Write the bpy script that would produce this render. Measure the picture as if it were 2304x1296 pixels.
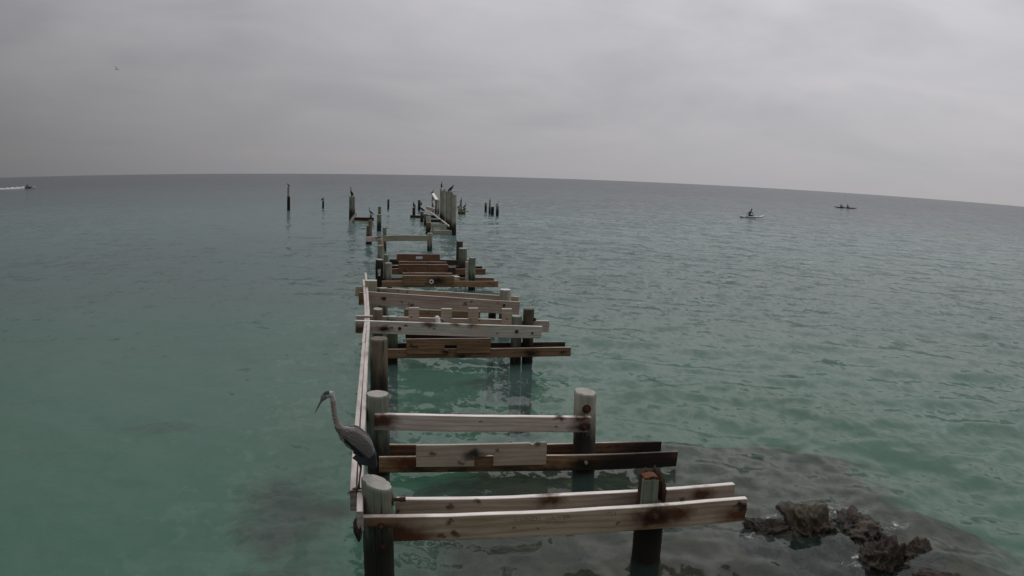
import bpy, bmesh, math, random
import numpy as np
from mathutils import Vector, Matrix, noise as mnoise

R = math.radians
scene = bpy.context.scene
for o in list(bpy.data.objects):
    bpy.data.objects.remove(o)

# ------------------------------------------------------------------ camera
CAM_H, PITCH, ROLL, YAW = 4.0, R(-7.813), R(1.635), R(9.5)
cam = bpy.data.cameras.new('camera')
cam.type = 'PANO'                                   # wide webcam lens: image radius grows with the angle
cam.sensor_fit = 'HORIZONTAL'
cam.sensor_width = 36.0
cam.sensor_height = 20.25
cam.clip_start, cam.clip_end = 0.05, 60000
cc = cam
cc.panorama_type = 'FISHEYE_LENS_POLYNOMIAL'
cc.fisheye_fov = R(180)
LENS_K1 = -(2304 / 36.0) / 1830.0
cc.fisheye_polynomial_k0, cc.fisheye_polynomial_k1 = 0.0, LENS_K1
cc.fisheye_polynomial_k2 = cc.fisheye_polynomial_k3 = cc.fisheye_polynomial_k4 = 0.0
camo = bpy.data.objects.new('camera', cam)
scene.collection.objects.link(camo)
fwd = Vector((math.sin(YAW) * math.cos(PITCH), math.cos(YAW) * math.cos(PITCH), math.sin(PITCH)))
rgt = Vector((math.cos(YAW), -math.sin(YAW), 0))
upv = rgt.cross(fwd)
rg2 = rgt * math.cos(ROLL) + upv * math.sin(ROLL)
up2 = -rgt * math.sin(ROLL) + upv * math.cos(ROLL)
camo.matrix_world = Matrix(((rg2.x, up2.x, -fwd.x, 0), (rg2.y, up2.y, -fwd.y, 0),
                            (rg2.z, up2.z, -fwd.z, CAM_H), (0, 0, 0, 1)))
scene.camera = camo

# ------------------------------------------------------------------ sky and sun
SUN_EL, SUN_AZ = R(50), R(38)                       # azimuth from +Y towards +X
SUN = Vector((math.cos(SUN_EL) * math.sin(SUN_AZ), math.cos(SUN_EL) * math.cos(SUN_AZ), math.sin(SUN_EL)))
world = bpy.data.worlds.new('World')
scene.world = world
world.use_nodes = True
wt = world.node_tree
wt.nodes.clear()


class NT:
    """Small helper to wire node trees."""
    def __init__(self, tree):
        self.t = tree

    def n(self, kind, ins=None, **props):
        nd = self.t.nodes.new(kind)
        for k, v in props.items():
            setattr(nd, k, v)
        for k, v in (ins or {}).items():
            s = nd.inputs[k]
            if isinstance(v, bpy.types.NodeSocket):
                self.t.links.new(v, s)
            else:
                s.default_value = v
        return nd

    def math(self, op, a, b=0.0, c=0.0, clamp=False):
        return self.n('ShaderNodeMath', {0: a, 1: b, 2: c}, operation=op, use_clamp=clamp).outputs[0]

    def vmath(self, op, a, b=(0, 0, 0), out=0):
        return self.n('ShaderNodeVectorMath', {0: a, 1: b}, operation=op).outputs[out]

    def mix(self, f, a, b, blend='MIX'):
        nd = self.n('ShaderNodeMix', data_type='RGBA', blend_type=blend)
        for i, v in ((0, f), (6, a), (7, b)):
            if isinstance(v, bpy.types.NodeSocket):
                self.t.links.new(v, nd.inputs[i])
            else:
                nd.inputs[i].default_value = v if i == 0 else (*v[:3], 1)
        return nd.outputs[2]

    def ramp(self, f, stops, interp='LINEAR'):
        nd = self.n('ShaderNodeValToRGB', {0: f})
        cr = nd.color_ramp
        cr.interpolation = interp
        while len(cr.elements) < len(stops):
            cr.elements.new(0.5)
        for e, (p, c) in zip(cr.elements, stops):
            e.position = p
            e.color = (c, c, c, 1) if isinstance(c, (int, float)) else (*c, 1)
        return nd.outputs[0]

    def noise(self, v, scale, detail=4.0, rough=0.5, dist=0.0, out=0):
        return self.n('ShaderNodeTexNoise', {'Vector': v, 'Scale': scale, 'Detail': detail,
                                             'Roughness': rough, 'Distortion': dist}).outputs[out]

    def mapping(self, v, scale=(1, 1, 1), loc=(0, 0, 0), rot=(0, 0, 0)):
        return self.n('ShaderNodeMapping', {'Vector': v, 'Scale': scale, 'Location': loc, 'Rotation': rot}).outputs[0]


w = NT(wt)
gdir = w.n('ShaderNodeTexCoord').outputs['Generated']
sep = w.n('ShaderNodeSeparateXYZ', {0: gdir})
sky = w.n('ShaderNodeTexSky', sky_type='NISHITA', sun_disc=False, sun_elevation=SUN_EL, sun_rotation=SUN_AZ)
sky_c = w.mix(1.0, sky.outputs[0], (0.05, 0.05, 0.05), 'MULTIPLY')
# overcast: brightness follows the angle to the veiled sun, with soft streaky cloud relief
dz = w.math('MAXIMUM', w.vmath('DOT_PRODUCT', gdir, tuple(SUN), out='Value'), 0.0)
zen = w.math('MULTIPLY', w.math('POWER', w.math('MAXIMUM', sep.outputs[2], 0.0), 1.6), 0.58)
glow = w.math('SMOOTH_MIN', w.math('MULTIPLY', w.math('POWER', dz, 1.7), 0.68), 0.62, 0.16)
lum = w.math('ADD', w.math('ADD', glow, 0.100), zen)
den = w.math('ADD', w.math('MAXIMUM', sep.outputs[2], 0.0), 0.16)
px_ = w.math('DIVIDE', sep.outputs[0], den)
py_ = w.math('DIVIDE', sep.outputs[1], den)
cp = w.n('ShaderNodeCombineXYZ', {0: px_, 1: py_, 2: 0.0}).outputs[0]
cpm = w.mapping(cp, scale=(0.80, 0.62, 1), rot=(0, 0, R(-28)), loc=(3.1, 1.7, 0))
c1 = w.noise(cpm, 1.15, 5, 0.5, 0.9)
c2 = w.noise(w.mapping(cpm, scale=(0.8, 1.2, 1)), 2.6, 4, 0.5, 0.8)
rel = w.math('ADD', w.math('MULTIPLY', w.math('SUBTRACT', c1, 0.5), 0.60), w.math('MULTIPLY', w.math('SUBTRACT', c2, 0.5), 0.30))
fade = w.ramp(sep.outputs[2], [(0.0, 0.10), (0.22, 1.0)])
mod = w.math('ADD', w.math('MULTIPLY', rel, fade), 1.0)
lumc = w.math('MULTIPLY', lum, mod)
tint = w.mix(w.math('ADD', w.math('MULTIPLY', rel, 1.6), 0.5, clamp=True), (0.965, 0.975, 1.04), (1.03, 0.98, 1.0))
cl = w.n('ShaderNodeCombineXYZ', {0: lumc, 1: lumc, 2: lumc}).outputs[0]
cloud = w.mix(1.0, tint, cl, 'MULTIPLY')
col = w.mix(0.95, sky_c, cloud)
bg = w.n('ShaderNodeBackground', {'Color': col, 'Strength': 1.0})
w.n('ShaderNodeOutputWorld', {'Surface': bg.outputs[0]})

sun = bpy.data.lights.new('sun', 'SUN')
sun.energy, sun.angle, sun.color = 0.5, R(90), (1.0, 0.96, 0.91)
suno = bpy.data.objects.new('sun', sun)
scene.collection.objects.link(suno)
suno.rotation_euler = SUN.to_track_quat('Z', 'Y').to_euler()
suno.location = (20, 30, 60)

vs = scene.view_settings
vs.view_transform, vs.look, vs.exposure, vs.gamma, vs.use_curve_mapping = 'Standard', 'None', 0.0, 1.0, False

# ------------------------------------------------------------------ object helpers
COL = scene.collection


def link(o):
    COL.objects.link(o)
    return o


def tag(o, label=None, cat=None, group=None, kind=None):
    for k, v in (('label', label), ('category', cat), ('group', group), ('kind', kind)):
        if v:
            o[k] = v
    return o


def empty(name, loc, label, cat, group=None):
    e = link(bpy.data.objects.new(name, None))
    e.empty_display_size = 0.2
    e.location = loc
    return tag(e, label, cat, group)


def mobj(name, me, mats, parent=None, mw=None):
    """Mesh object; world placement mw, kept when parented."""
    o = link(bpy.data.objects.new(name, me))
    for m in (mats if isinstance(mats, (list, tuple)) else [mats]):
        me.materials.append(m)
    mw = mw or Matrix()
    if parent is not None:
        o.parent = parent
        pw = WORLD[parent.name]
        o.matrix_parent_inverse = Matrix()
        o.matrix_basis = pw.inverted() @ mw
    else:
        o.matrix_basis = mw
    WORLD[o.name] = mw
    return o


WORLD = {}


def thing(name, loc, label, cat, group=None):
    e = empty(name, loc, label, cat, group)
    WORLD[e.name] = Matrix.Translation(loc)
    return e


def bm_mesh(bm, name, smooth=False):
    bmesh.ops.recalc_face_normals(bm, faces=bm.faces[:])
    me = bpy.data.meshes.new(name)
    bm.to_mesh(me)
    bm.free()
    if smooth:
        me.polygons.foreach_set('use_smooth', [True] * len(me.polygons))
    return me


# ------------------------------------------------------------------ materials
def new_mat(name):
    m = bpy.data.materials.new(name)
    m.use_nodes = True
    m.node_tree.nodes.clear()
    return m, NT(m.node_tree)


def finish(t, color, rough=0.8, bump=None, bstr=0.3, bdist=0.01, spec=0.3, metal=0.0):
    p = t.n('ShaderNodeBsdfPrincipled', {'Base Color': color if isinstance(color, bpy.types.NodeSocket) else (*color, 1),
                                         'Roughness': rough, 'Specular IOR Level': spec, 'Metallic': metal})
    if bump is not None:
        b = t.n('ShaderNodeBump', {'Height': bump, 'Strength': bstr, 'Distance': bdist})
        t.t.links.new(b.outputs[0], p.inputs['Normal'])
    t.n('ShaderNodeOutputMaterial', {'Surface': p.outputs[0]})
    return p


def simple(name, color, rough=0.7, var=0.25, scale=12.0, metal=0.0):
    m, t = new_mat(name)
    co = t.n('ShaderNodeTexCoord').outputs['Object']
    f = t.noise(co, scale, 5, 0.6)
    c = t.mix(f, tuple(x * (1 - var) for x in color), tuple(min(1, x * (1 + var)) for x in color))
    finish(t, c, rough, f, 0.2, 0.01, metal=metal)
    return m


def wood(name, light, dark, seed, spots=(), wet=None, toplit_bleach=0.5, knots=4, length=3.0, height=0.24):
    """Weathered sawn pine. Local x runs along the grain. spots: (x, z, radius, colour kind) in the plank's own metres."""
    m, t = new_mat(name)
    rnd = random.Random(seed)
    co = t.n('ShaderNodeTexCoord').outputs['Object']
    off = (rnd.uniform(-20, 20), rnd.uniform(-20, 20), rnd.uniform(-20, 20))
    tone = rnd.uniform(0.84, 1.10)
    light, dark = tuple(x * tone for x in light), tuple(x * tone * rnd.uniform(0.75, 1.0) for x in dark)
    lc = t.mapping(co, scale=(0.16, 1.0, 1.0), loc=off)
    wob = t.noise(lc, 2.2, 3, 0.5, 0.0)
    # growth rings cut lengthwise: distorted bands
    band = t.n('ShaderNodeTexWave', {'Vector': lc, 'Scale': 4.2, 'Distortion': 9.0, 'Detail': 3.0, 'Detail Scale': 1.1,
                                     'Detail Roughness': 0.55}, wave_type='BANDS', bands_direction='Z').outputs['Fac']
    fib = t.noise(t.mapping(co, scale=(1.3, 55, 55), loc=off), 2.0, 6, 0.65)
    blot = t.noise(t.mapping(co, scale=(0.8, 2.5, 2.5), loc=off), 1.6, 5, 0.6)
    g = t.math('ADD', t.math('MULTIPLY', band, 0.22), t.math('MULTIPLY', fib, 0.78))
    g = t.math('ADD', g, t.math('MULTIPLY', t.math('SUBTRACT', wob, 0.5), 0.35))
    c = t.mix(t.ramp(g, [(0.26, 0.0), (0.62, 1.0)]), dark, light)
    c = t.mix(t.math('MULTIPLY', t.ramp(blot, [(0.40, 0.0), (0.72, 1.0)]), 0.5), c, tuple(x * 0.60 for x in dark))
    # upper faces paler, uneven: bleached wood plus top light painted into the colour
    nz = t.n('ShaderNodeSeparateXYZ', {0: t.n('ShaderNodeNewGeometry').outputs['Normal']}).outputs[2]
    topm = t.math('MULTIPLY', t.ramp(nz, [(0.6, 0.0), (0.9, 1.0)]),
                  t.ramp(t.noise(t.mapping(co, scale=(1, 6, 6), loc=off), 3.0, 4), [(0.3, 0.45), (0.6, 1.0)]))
    c = t.mix(t.math('MULTIPLY', topm, toplit_bleach), c, (0.84, 0.80, 0.75))
    warp = t.vmath('SCALE', t.vmath('SUBTRACT', t.noise(t.mapping(co, scale=(1, 1, 1), loc=off), 9.0, 4, 0.6, out=1), (0.5, 0.5, 0.5)), (0, 0, 0))
    warp.node.inputs['Scale'].default_value = 0.16
    wco = t.vmath('ADD', co, warp)
    sp = list(spots)
    for _ in range(knots):
        sp.append((rnd.uniform(-length / 2, length / 2), rnd.uniform(-height * .4, height * .4), rnd.uniform(0.012, 0.028), 'knot'))
    for (sx, sz, rr, kind) in sp:
        asp = 0.45 if kind in ('rust', 'dark') else 0.8
        s = t.vmath('MULTIPLY', t.vmath('SUBTRACT', wco, (sx, 0, sz)), (asp, 0, 1))
        d = t.vmath('LENGTH', s, out='Value')
        f = t.ramp(t.math('DIVIDE', d, rr * 1.6), [(0.25, 1.0), (1.0, 0.0)])
        cl_ = {'rust': (0.075, 0.022, 0.007), 'dark': (0.010, 0.007, 0.005), 'knot': (0.045, 0.026, 0.015),
               'pale': (0.42, 0.36, 0.28)}[kind]
        c = t.mix(t.math('MULTIPLY', f, 0.93 if kind != 'knot' else 0.8), c, cl_)
    if wet is not None:      # tide-stained lower part, ragged upper limit at world height wet
        wz = t.n('ShaderNodeSeparateXYZ', {0: t.n('ShaderNodeNewGeometry').outputs['Position']}).outputs[2]
        edge = t.math('ADD', wz, t.math('MULTIPLY', t.math('SUBTRACT', t.noise(t.mapping(co, scale=(1.2, 3, 3), loc=off), 2.5, 5, 0.6), 0.5), 0.34))
        f = t.ramp(t.math('DIVIDE', t.math('SUBTRACT', wet, edge), 0.12, clamp=True), [(0.0, 0.0), (1.0, 1.0)])
        c = t.mix(t.math('MULTIPLY', f, 0.88), c, (0.014, 0.011, 0.008))
    bp = t.math('ADD', t.math('MULTIPLY', g, 1.0), t.math('MULTIPLY', fib, 0.8))
    finish(t, c, 0.82, bp, 0.55, 0.006, 0.25)
    return m


def pile_mat(name, light, dark, seed, tide, brown=0.0):
    """Round pressure-treated pile: greyish green top, drying checks, black tide growth below."""
    m, t = new_mat(name)
    rnd = random.Random(seed)
    off = (rnd.uniform(-20, 20), rnd.uniform(-20, 20), rnd.uniform(-20, 20))
    co = t.n('ShaderNodeTexCoord').outputs['Object']
    st = t.noise(t.mapping(co, scale=(9, 9, 0.7), loc=off), 1.6, 6, 0.62)
    fine = t.noise(t.mapping(co, scale=(42, 42, 1.2), loc=off), 1.0, 5, 0.65)
    bl = t.noise(t.mapping(co, scale=(3, 3, 1.6), loc=off), 1.2, 5, 0.6)
    g = t.math('ADD', t.math('MULTIPLY', st, 0.6), t.math('MULTIPLY', fine, 0.4))
    c = t.mix(t.ramp(g, [(0.33, 0.0), (0.62, 1.0)]), dark, light)
    c = t.mix(t.math('MULTIPLY', t.ramp(bl, [(0.45, 0.0), (0.7, 1.0)]), 0.5), c, (0.10, 0.075, 0.045))
    crack = t.ramp(t.noise(t.mapping(co, scale=(13, 13, 0.45), loc=(off[1], off[0], off[2])), 1.5, 3, 0.5, 0.3), [(0.30, 1.0), (0.36, 0.0)])
    c = t.mix(t.math('MULTIPLY', crack, 0.8), c, (0.02, 0.015, 0.01))
    wz = t.n('ShaderNodeSeparateXYZ', {0: t.n('ShaderNodeNewGeometry').outputs['Position']}).outputs[2]
    rag = t.noise(t.mapping(co, scale=(6, 6, 0.8), loc=off), 1.4, 5, 0.65)
    edge = t.math('ADD', wz, t.math('MULTIPLY', t.math('SUBTRACT', rag, 0.5), 1.1))
    f = t.ramp(t.math('DIVIDE', t.math('SUBTRACT', tide + 0.16, edge), 0.42, clamp=True), [(0, 0), (0.55, 0.72), (1, 1)])
    c = t.mix(t.math('MULTIPLY', f, 0.95), c, (0.012, 0.010, 0.007))
    alg = t.math('MULTIPLY', t.math('SUBTRACT', 1.0, t.math('ABSOLUTE', t.math('DIVIDE', t.math('SUBTRACT', edge, 0.12), 0.14)), clamp=True), 0.18)
    c = t.mix(alg, c, (0.022, 0.024, 0.012))
    finish(t, c, 0.85, t.math('SUBTRACT', g, t.math('MULTIPLY', crack, 0.9)), 0.6, 0.012, 0.25)
    return m


def endgrain(name, light, dark, seed):
    m, t = new_mat(name)
    co = t.n('ShaderNodeTexCoord').outputs['Object']
    c2 = t.mapping(co, scale=(1, 1, 0))
    wv = t.n('ShaderNodeTexWave', {'Vector': c2, 'Scale': 22.0, 'Distortion': 2.2, 'Detail': 3.0, 'Detail Scale': 3.0},
             wave_type='RINGS', rings_direction='Z').outputs['Fac']
    nz = t.noise(t.mapping(co, loc=(seed, seed * 2, 0)), 9, 5, 0.6)
    f = t.math('ADD', t.math('MULTIPLY', wv, 0.4), t.math('MULTIPLY', nz, 0.7))
    c = t.mix(t.ramp(f, [(0.3, 0.0), (0.75, 1.0)]), dark, light)
    finish(t, c, 0.85, f, 0.4, 0.006, 0.2)
    return m


def color_attr_mat(name, rough=0.7, nscale=40.0, var=0.35, stretch=(1, 1, 1)):
    m, t = new_mat(name)
    a = t.n('ShaderNodeAttribute', attribute_name='Col').outputs['Color']
    co = t.n('ShaderNodeTexCoord').outputs['Object']
    f = t.noise(t.mapping(co, scale=stretch), nscale, 5, 0.65)
    k = t.math('ADD', t.math('MULTIPLY', f, var * 2), 1 - var)
    kc = t.n('ShaderNodeCombineXYZ', {0: k, 1: k, 2: k}).outputs[0]
    c = t.mix(1.0, a, kc, 'MULTIPLY')
    finish(t, c, rough, f, 0.5, 0.006, 0.25)
    return m


M_RUST = simple('rusted_iron', (0.060, 0.024, 0.012), 0.85, 0.5, 40)
M_STEEL = simple('old_galvanised_steel', (0.30, 0.29, 0.28), 0.5, 0.3, 40, 0.4)
M_WHITE = simple('white_pvc', (0.72, 0.70, 0.67), 0.5, 0.06, 6)
M_END_PALE = endgrain('pale_end_grain', (0.44, 0.43, 0.39), (0.22, 0.21, 0.18), 1.0)
M_END_WHITE = endgrain('whitened_end_grain', (0.70, 0.70, 0.68), (0.46, 0.46, 0.44), 2.0)
M_END_RED = endgrain('orange_end_grain', (0.15, 0.06, 0.026), (0.055, 0.022, 0.011), 3.0)
M_END_DARK = endgrain('dull_end_grain', (0.20, 0.18, 0.15), (0.07, 0.06, 0.05), 4.0)

# ------------------------------------------------------------------ seabed and sea
NG = np.random.default_rng(7)


def vnoise2(x, y, seed, scale, octs=4):
    """Vectorised value noise, -1..1."""
    out = np.zeros_like(x)
    amp, tot = 1.0, 0.0
    for o in range(octs):
        xs, ys = x * scale, y * scale
        xi, yi = np.floor(xs).astype(np.int64), np.floor(ys).astype(np.int64)
        fx, fy = xs - xi, ys - yi
        fx, fy = fx * fx * (3 - 2 * fx), fy * fy * (3 - 2 * fy)

        def h(a, b):
            n = (a * 374761393 + b * 668265263 + (seed + o * 101) * 1442695041) & 0x7fffffff
            n = ((n ^ (n >> 13)) * 1274126177) & 0x7fffffff
            return ((n ^ (n >> 16)) & 0xffff) / 32767.5 - 1
        v = (h(xi, yi) * (1 - fx) + h(xi + 1, yi) * fx) * (1 - fy) + (h(xi, yi + 1) * (1 - fx) + h(xi + 1, yi + 1) * fx) * fy
        out += v * amp
        tot += amp
        amp *= 0.5
        scale *= 2.03
    return out / tot


REEF = np.array([(1.2, 9.6), (2.7, 10.3), (4.8, 11.2), (6.35, 11.1), (7.4, 10.0), (7.25, 8.3), (7.1, 7.0), (6.9, 5.2),
                 (6.5, 2.0), (1.0, 2.0), (0.9, 6.0), (1.0, 8.2)]) * 1.26 + np.array([-0.35, 0.6])
WEEDS = [(1.28 * a, 1.28 * b, c, d, e) for a, b, c, d, e in ((-1.05, 9.3, 1.0, 2.6, 1), (-1.0, 7.2, 1.1, 1.8, 1), (-3.9, 13.9, 1.4, 0.9, 0.5), (-7.45, 15.5, 0.9, 0.5, 0.5),
         (1.9, 14.4, 1.7, 1.1, 1), (2.6, 17.9, 1.3, 0.9, 1), (-1.2, 19.5, 1.0, 0.5, 0.5))]


def poly_sd(x, y, P):
    """Signed distance to polygon (negative inside)."""
    d = np.full(x.shape, 1e9)
    ins = np.zeros(x.shape, bool)
    for i in range(len(P)):
        a, b = P[i - 1], P[i]
        e = b - a
        wx, wy = x - a[0], y - a[1]
        tt = np.clip((wx * e[0] + wy * e[1]) / (e @ e), 0, 1)
        d = np.minimum(d, np.hypot(wx - tt * e[0], wy - tt * e[1]))
        c = ((a[1] <= y) & (b[1] > y)) | ((b[1] <= y) & (a[1] > y))
        xin = a[0] + (y - a[1]) * e[0] / (e[1] if abs(e[1]) > 1e-9 else 1e-9)
        ins ^= c & (x < xin)
    return np.where(ins, -d, d)


def smooth(a, lo, hi):
    t = np.clip((a - lo) / (hi - lo), 0, 1)
    return t * t * (3 - 2 * t)


def bed(x, y):
    """Seabed height and reef cover."""
    sd = poly_sd(x, y, REEF) + 0.9 * vnoise2(x, y, 3, 0.55, 4)
    reef = 1 - smooth(sd, -1.7, 1.9)
    weed = np.zeros_like(x)
    for (cx, cy, rx, ry, wt_) in WEEDS:
        q = np.hypot((x - cx) / rx, (y - cy) / ry) + 0.6 * vnoise2(x, y, 11, 0.9, 4)
        weed = np.maximum(weed, wt_ * (1 - smooth(q, 0.1, 1.5)))
    base = -1.12 - 0.06 * np.clip(np.hypot(x, y) - 8, 0, 500) + 0.08 * vnoise2(x, y, 5, 0.3, 3)
    rough = vnoise2(x, y, 21, 1.3, 5)
    top = -0.34 + 0.22 * rough - 0.02 * np.clip(x - 4, 0, 5)
    near = smooth(7.5 - y + (x - 3.5) * 0.6, -3.0, 3.0)
    z = base + reef * (0.50 + 0.18 * near + 0.08 * rough)
    z = z + weed * (0.10 + 0.06 * rough)
    return z, np.maximum(reef, weed * 0.7), rough


def grid_mesh(name, X, Y, Z, attrs=()):
    r, c = X.shape
    me = bpy.data.meshes.new(name)
    me.vertices.add(r * c)
    me.vertices.foreach_set('co', np.stack([X, Y, Z], -1).astype(np.float32).ravel())
    i = np.arange((r - 1) * (c - 1))
    a = (i // (c - 1)) * c + i % (c - 1)
    q = np.stack([a, a + 1, a + c + 1, a + c], -1).astype(np.int32)
    me.loops.add(q.size)
    me.loops.foreach_set('vertex_index', q.ravel())
    me.polygons.add(len(q))
    me.polygons.foreach_set('loop_start', np.arange(0, q.size, 4, dtype=np.int32))
    me.polygons.foreach_set('use_smooth', np.ones(len(q), bool))
    for (an, arr) in attrs:
        at = me.attributes.new(an, 'FLOAT', 'POINT')
        at.data.foreach_set('value', arr.astype(np.float32).ravel())
    me.update(calc_edges=True)
    return me


# sea bed: fine sheet near the pier, growing coarser with distance
def graded(lo, hi, flo, fhi, step, grow):
    core = list(np.arange(flo, fhi, step))
    s, v, right = step, fhi, []
    while v < hi:
        right.append(v); s *= grow; v += s
    right.append(hi)
    s, v, left = step, flo - step, []
    while v > lo:
        left.append(v); s *= grow; v -= s
    left.append(lo)
    return np.array(left[::-1] + core + right)


gx = graded(-600, 600, -9, 10, 0.09, 1.18)
gy = graded(-30, 900, 3.5, 22, 0.09, 1.15)
BX, BY = np.meshgrid(gx, gy)
BZ, BREEF, BROUGH = bed(BX, BY)
m_bed, t = new_mat('sand_and_reef')
geo = t.n('ShaderNodeNewGeometry').outputs['Position']
reef_a = t.n('ShaderNodeAttribute', attribute_name='reef').outputs['Fac']
n1 = t.noise(geo, 2.6, 6, 0.65, 0.6)
n2 = t.noise(geo, 0.7, 4, 0.6)
sand = t.mix(n2, (0.085, 0.14, 0.105), (0.14, 0.19, 0.14))
rockc = t.mix(t.ramp(n1, [(0.3, 0), (0.7, 1)]), (0.003, 0.0025, 0.002), (0.075, 0.048, 0.024))
rockc = t.mix(t.ramp(t.noise(geo, 0.9, 4, 0.6, 1.0), [(0.45, 0), (0.7, 0.8)]), rockc, (0.050, 0.028, 0.022))
f_ = t.ramp(t.math('ADD', reef_a, t.math('MULTIPLY', t.math('SUBTRACT', t.noise(geo, 1.1, 5, 0.65, 0.8), 0.5), 1.1)), [(0.14, 0), (0.62, 1)])
finish(t, t.mix(f_, sand, rockc), 0.95, n1, 0.7, 0.12, 0.1)
seabed = mobj('seabed', grid_mesh('seabed', BX, BY, BZ, [('reef', BREEF)]), m_bed)
tag(seabed, 'pale sand bottom with dark reef patches under the water', kind='structure')

# sea surface: polar sheet round the shore, waves as geometry where the sheet is fine enough
NR, NA = 1000, 760
rr = np.concatenate([[0.6], 2.8 * np.exp(np.linspace(0, math.log(26000 / 2.8), NR))])
aa = np.concatenate([np.linspace(-110, -42, 40, endpoint=False), np.linspace(-42, 62, NA), np.linspace(63, 128, 40)]) * math.pi / 180
RR, AA = np.meshgrid(rr, aa, indexing='ij')
SX, SY = RR * np.sin(AA), RR * np.cos(AA)
cell = RR * 0.0091
WARP = [vnoise2(SX, SY, 60 + q, 0.16 * 1.35 ** q, 2) for q in range(6)]
right = smooth(SX + 0.10 * SY, -3.5, 9.0)                 # the pier side facing the wind is choppier
patch = 0.75 + 0.5 * vnoise2(SX, SY, 31, 0.05, 3)
SZ = np.zeros_like(SX)
wr = random.Random(5)
for k in range(58):
    L = 0.26 * (6.5 / 0.26) ** (k / 57.0)
    th = math.atan2(-0.62, -0.78) + wr.gauss(0, 0.50 if L < 3 else 0.28)
    if k % 4 == 0:
        th = math.atan2(-1.0, -0.18) + wr.gauss(0, 0.3)
    kx, ky = math.cos(th) * 2 * math.pi / L, math.sin(th) * 2 * math.pi / L
    A = 0.0046 * (L / 1.0) ** (0.80 if L < 1.6 else 0.10) * (1.0 if L < 1.6 else 1.39)
    ph = kx * SX + ky * SY + wr.uniform(0, 6.28) + 1.5 * WARP[k % 6]
    keep = np.clip((L / np.maximum(cell, 1e-6) - 2.2) / 3.0, 0, 1)
    amp = A * keep * (0.50 + 0.75 * right) * patch
    SZ += amp * 0.72 * (np.exp(1.2 * np.sin(ph)) - 1.394)
WZ, WREEF, _ = bed(SX, SY)
depth = np.clip(-WZ, 0.02, 30)
ROCKS = [(5.03, 7.9), (5.62, 7.82), (5.45, 6.75), (5.65, 6.05)]
foam = np.zeros_like(SX)
for (fx, fy, fr) in ((4.55, 8.15, 0.33), (4.75, 8.3, 0.28), (5.65, 8.25, 0.36), (5.2, 8.35, 0.3), (5.15, 6.95, 0.28), (5.5, 6.3, 0.3), (4.3, 7.9, .25), (6.1, 7.6, .3)):
    foam = np.maximum(foam, 1 - smooth(np.hypot(SX - fx, (SY - fy) * 1.7), 0.05, fr))
m_sea, t = new_mat('sea_water')
geo = t.n('ShaderNodeNewGeometry').outputs['Position']
dep = t.n('ShaderNodeAttribute', attribute_name='depth').outputs['Fac']
fm = t.n('ShaderNodeAttribute', attribute_name='foam').outputs['Fac']
wnd = t.n('ShaderNodeAttribute', attribute_name='chop').outputs['Fac']
gn = t.n('ShaderNodeNewGeometry')
tilt = None
for (sc_, det, rz, st_, amp_) in ((7.0, 4, -32, 0.55, 0.34), (2.2, 4, -38, 0.5, 0.34), (0.8, 3, -42, 0.5, 0.24), (0.22, 3, -20, 0.45, 0.10)):
    nv = t.noise(t.mapping(geo, scale=(1.0, st_, 1), rot=(0, 0, R(rz))), sc_, det, 0.55, 0.5, out=1)
    nv = t.vmath('MULTIPLY', t.vmath('SUBTRACT', nv, (0.5, 0.5, 0.5)), (amp_ * 2, amp_ * 2, 0))
    tilt = nv if tilt is None else t.vmath('ADD', tilt, nv)
tl = t.n('ShaderNodeVectorMath', {0: tilt, 3: wnd}, operation='SCALE').outputs[0]
bump = t.vmath('NORMALIZE', t.vmath('ADD', gn.outputs['Normal'], tl))
# reflectance of a rippled sea: facets never reach true grazing
cosv = t.math('ABSOLUTE', t.vmath('DOT_PRODUCT', bump, gn.outputs['Incoming'], out='Value'))
cose = t.math('ADD', t.math('MULTIPLY', cosv, 0.84), 0.16)
fre = t.math('ADD', t.math('MULTIPLY', t.math('POWER', t.math('SUBTRACT', 1.0, cose, clamp=True), 5.0), 0.98), 0.02)
big = t.noise(geo, 0.06, 4, 0.6)
teal = t.mix(big, (0.135, 0.235, 0.210), (0.170, 0.275, 0.245))
teal = t.mix(t.ramp(t.math('DIVIDE', dep, 20.0), [(0.07, 0.0), (0.16, 0.38), (0.40, 0.80), (0.95, 1.0)]), teal, (0.062, 0.078, 0.090))
body = t.n('ShaderNodeBsdfDiffuse', {'Color': teal})
thru = t.n('ShaderNodeBsdfTransparent', {'Color': t.mix(t.math('DIVIDE', dep, 1.15, clamp=True), (1.0, 0.98, 0.96), (0.60, 0.86, 0.76))})
murk = t.math('SUBTRACT', 1.0, t.math('POWER', 2.718, t.math('MULTIPLY', dep, t.math('SUBTRACT', -0.08, t.math('MULTIPLY', dep, 0.075)))))
inner = t.n('ShaderNodeMixShader', {0: murk, 1: thru.outputs[0], 2: body.outputs[0]}).outputs[0]
gl = t.n('ShaderNodeBsdfGlossy', {'Color': (1, 1, 1, 1), 'Roughness': 0.09, 'Normal': bump})
wat = t.n('ShaderNodeMixShader', {0: fre, 1: inner, 2: gl.outputs[0]}).outputs[0]
fd = t.n('ShaderNodeBsdfDiffuse', {'Color': (0.62, 0.64, 0.64, 1)})
ff = t.math('MULTIPLY', fm, t.ramp(t.noise(geo, 7.0, 6, 0.7, 1.5), [(0.52, 0), (0.62, 1)]))
wat = t.n('ShaderNodeMixShader', {0: t.math('MULTIPLY', ff, 0.75), 1: wat, 2: fd.outputs[0]}).outputs[0]
t.n('ShaderNodeOutputMaterial', {'Surface': wat})
chop = (0.62 + 0.42 * right) * patch
sea = mobj('sea', grid_mesh('sea', SX, SY, SZ, [('depth', depth), ('foam', foam), ('chop', chop)]), m_sea)
tag(sea, 'grey green sea with small ripples reaching the horizon', kind='structure')


def water_z(x, y):
    return 0.0


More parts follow.
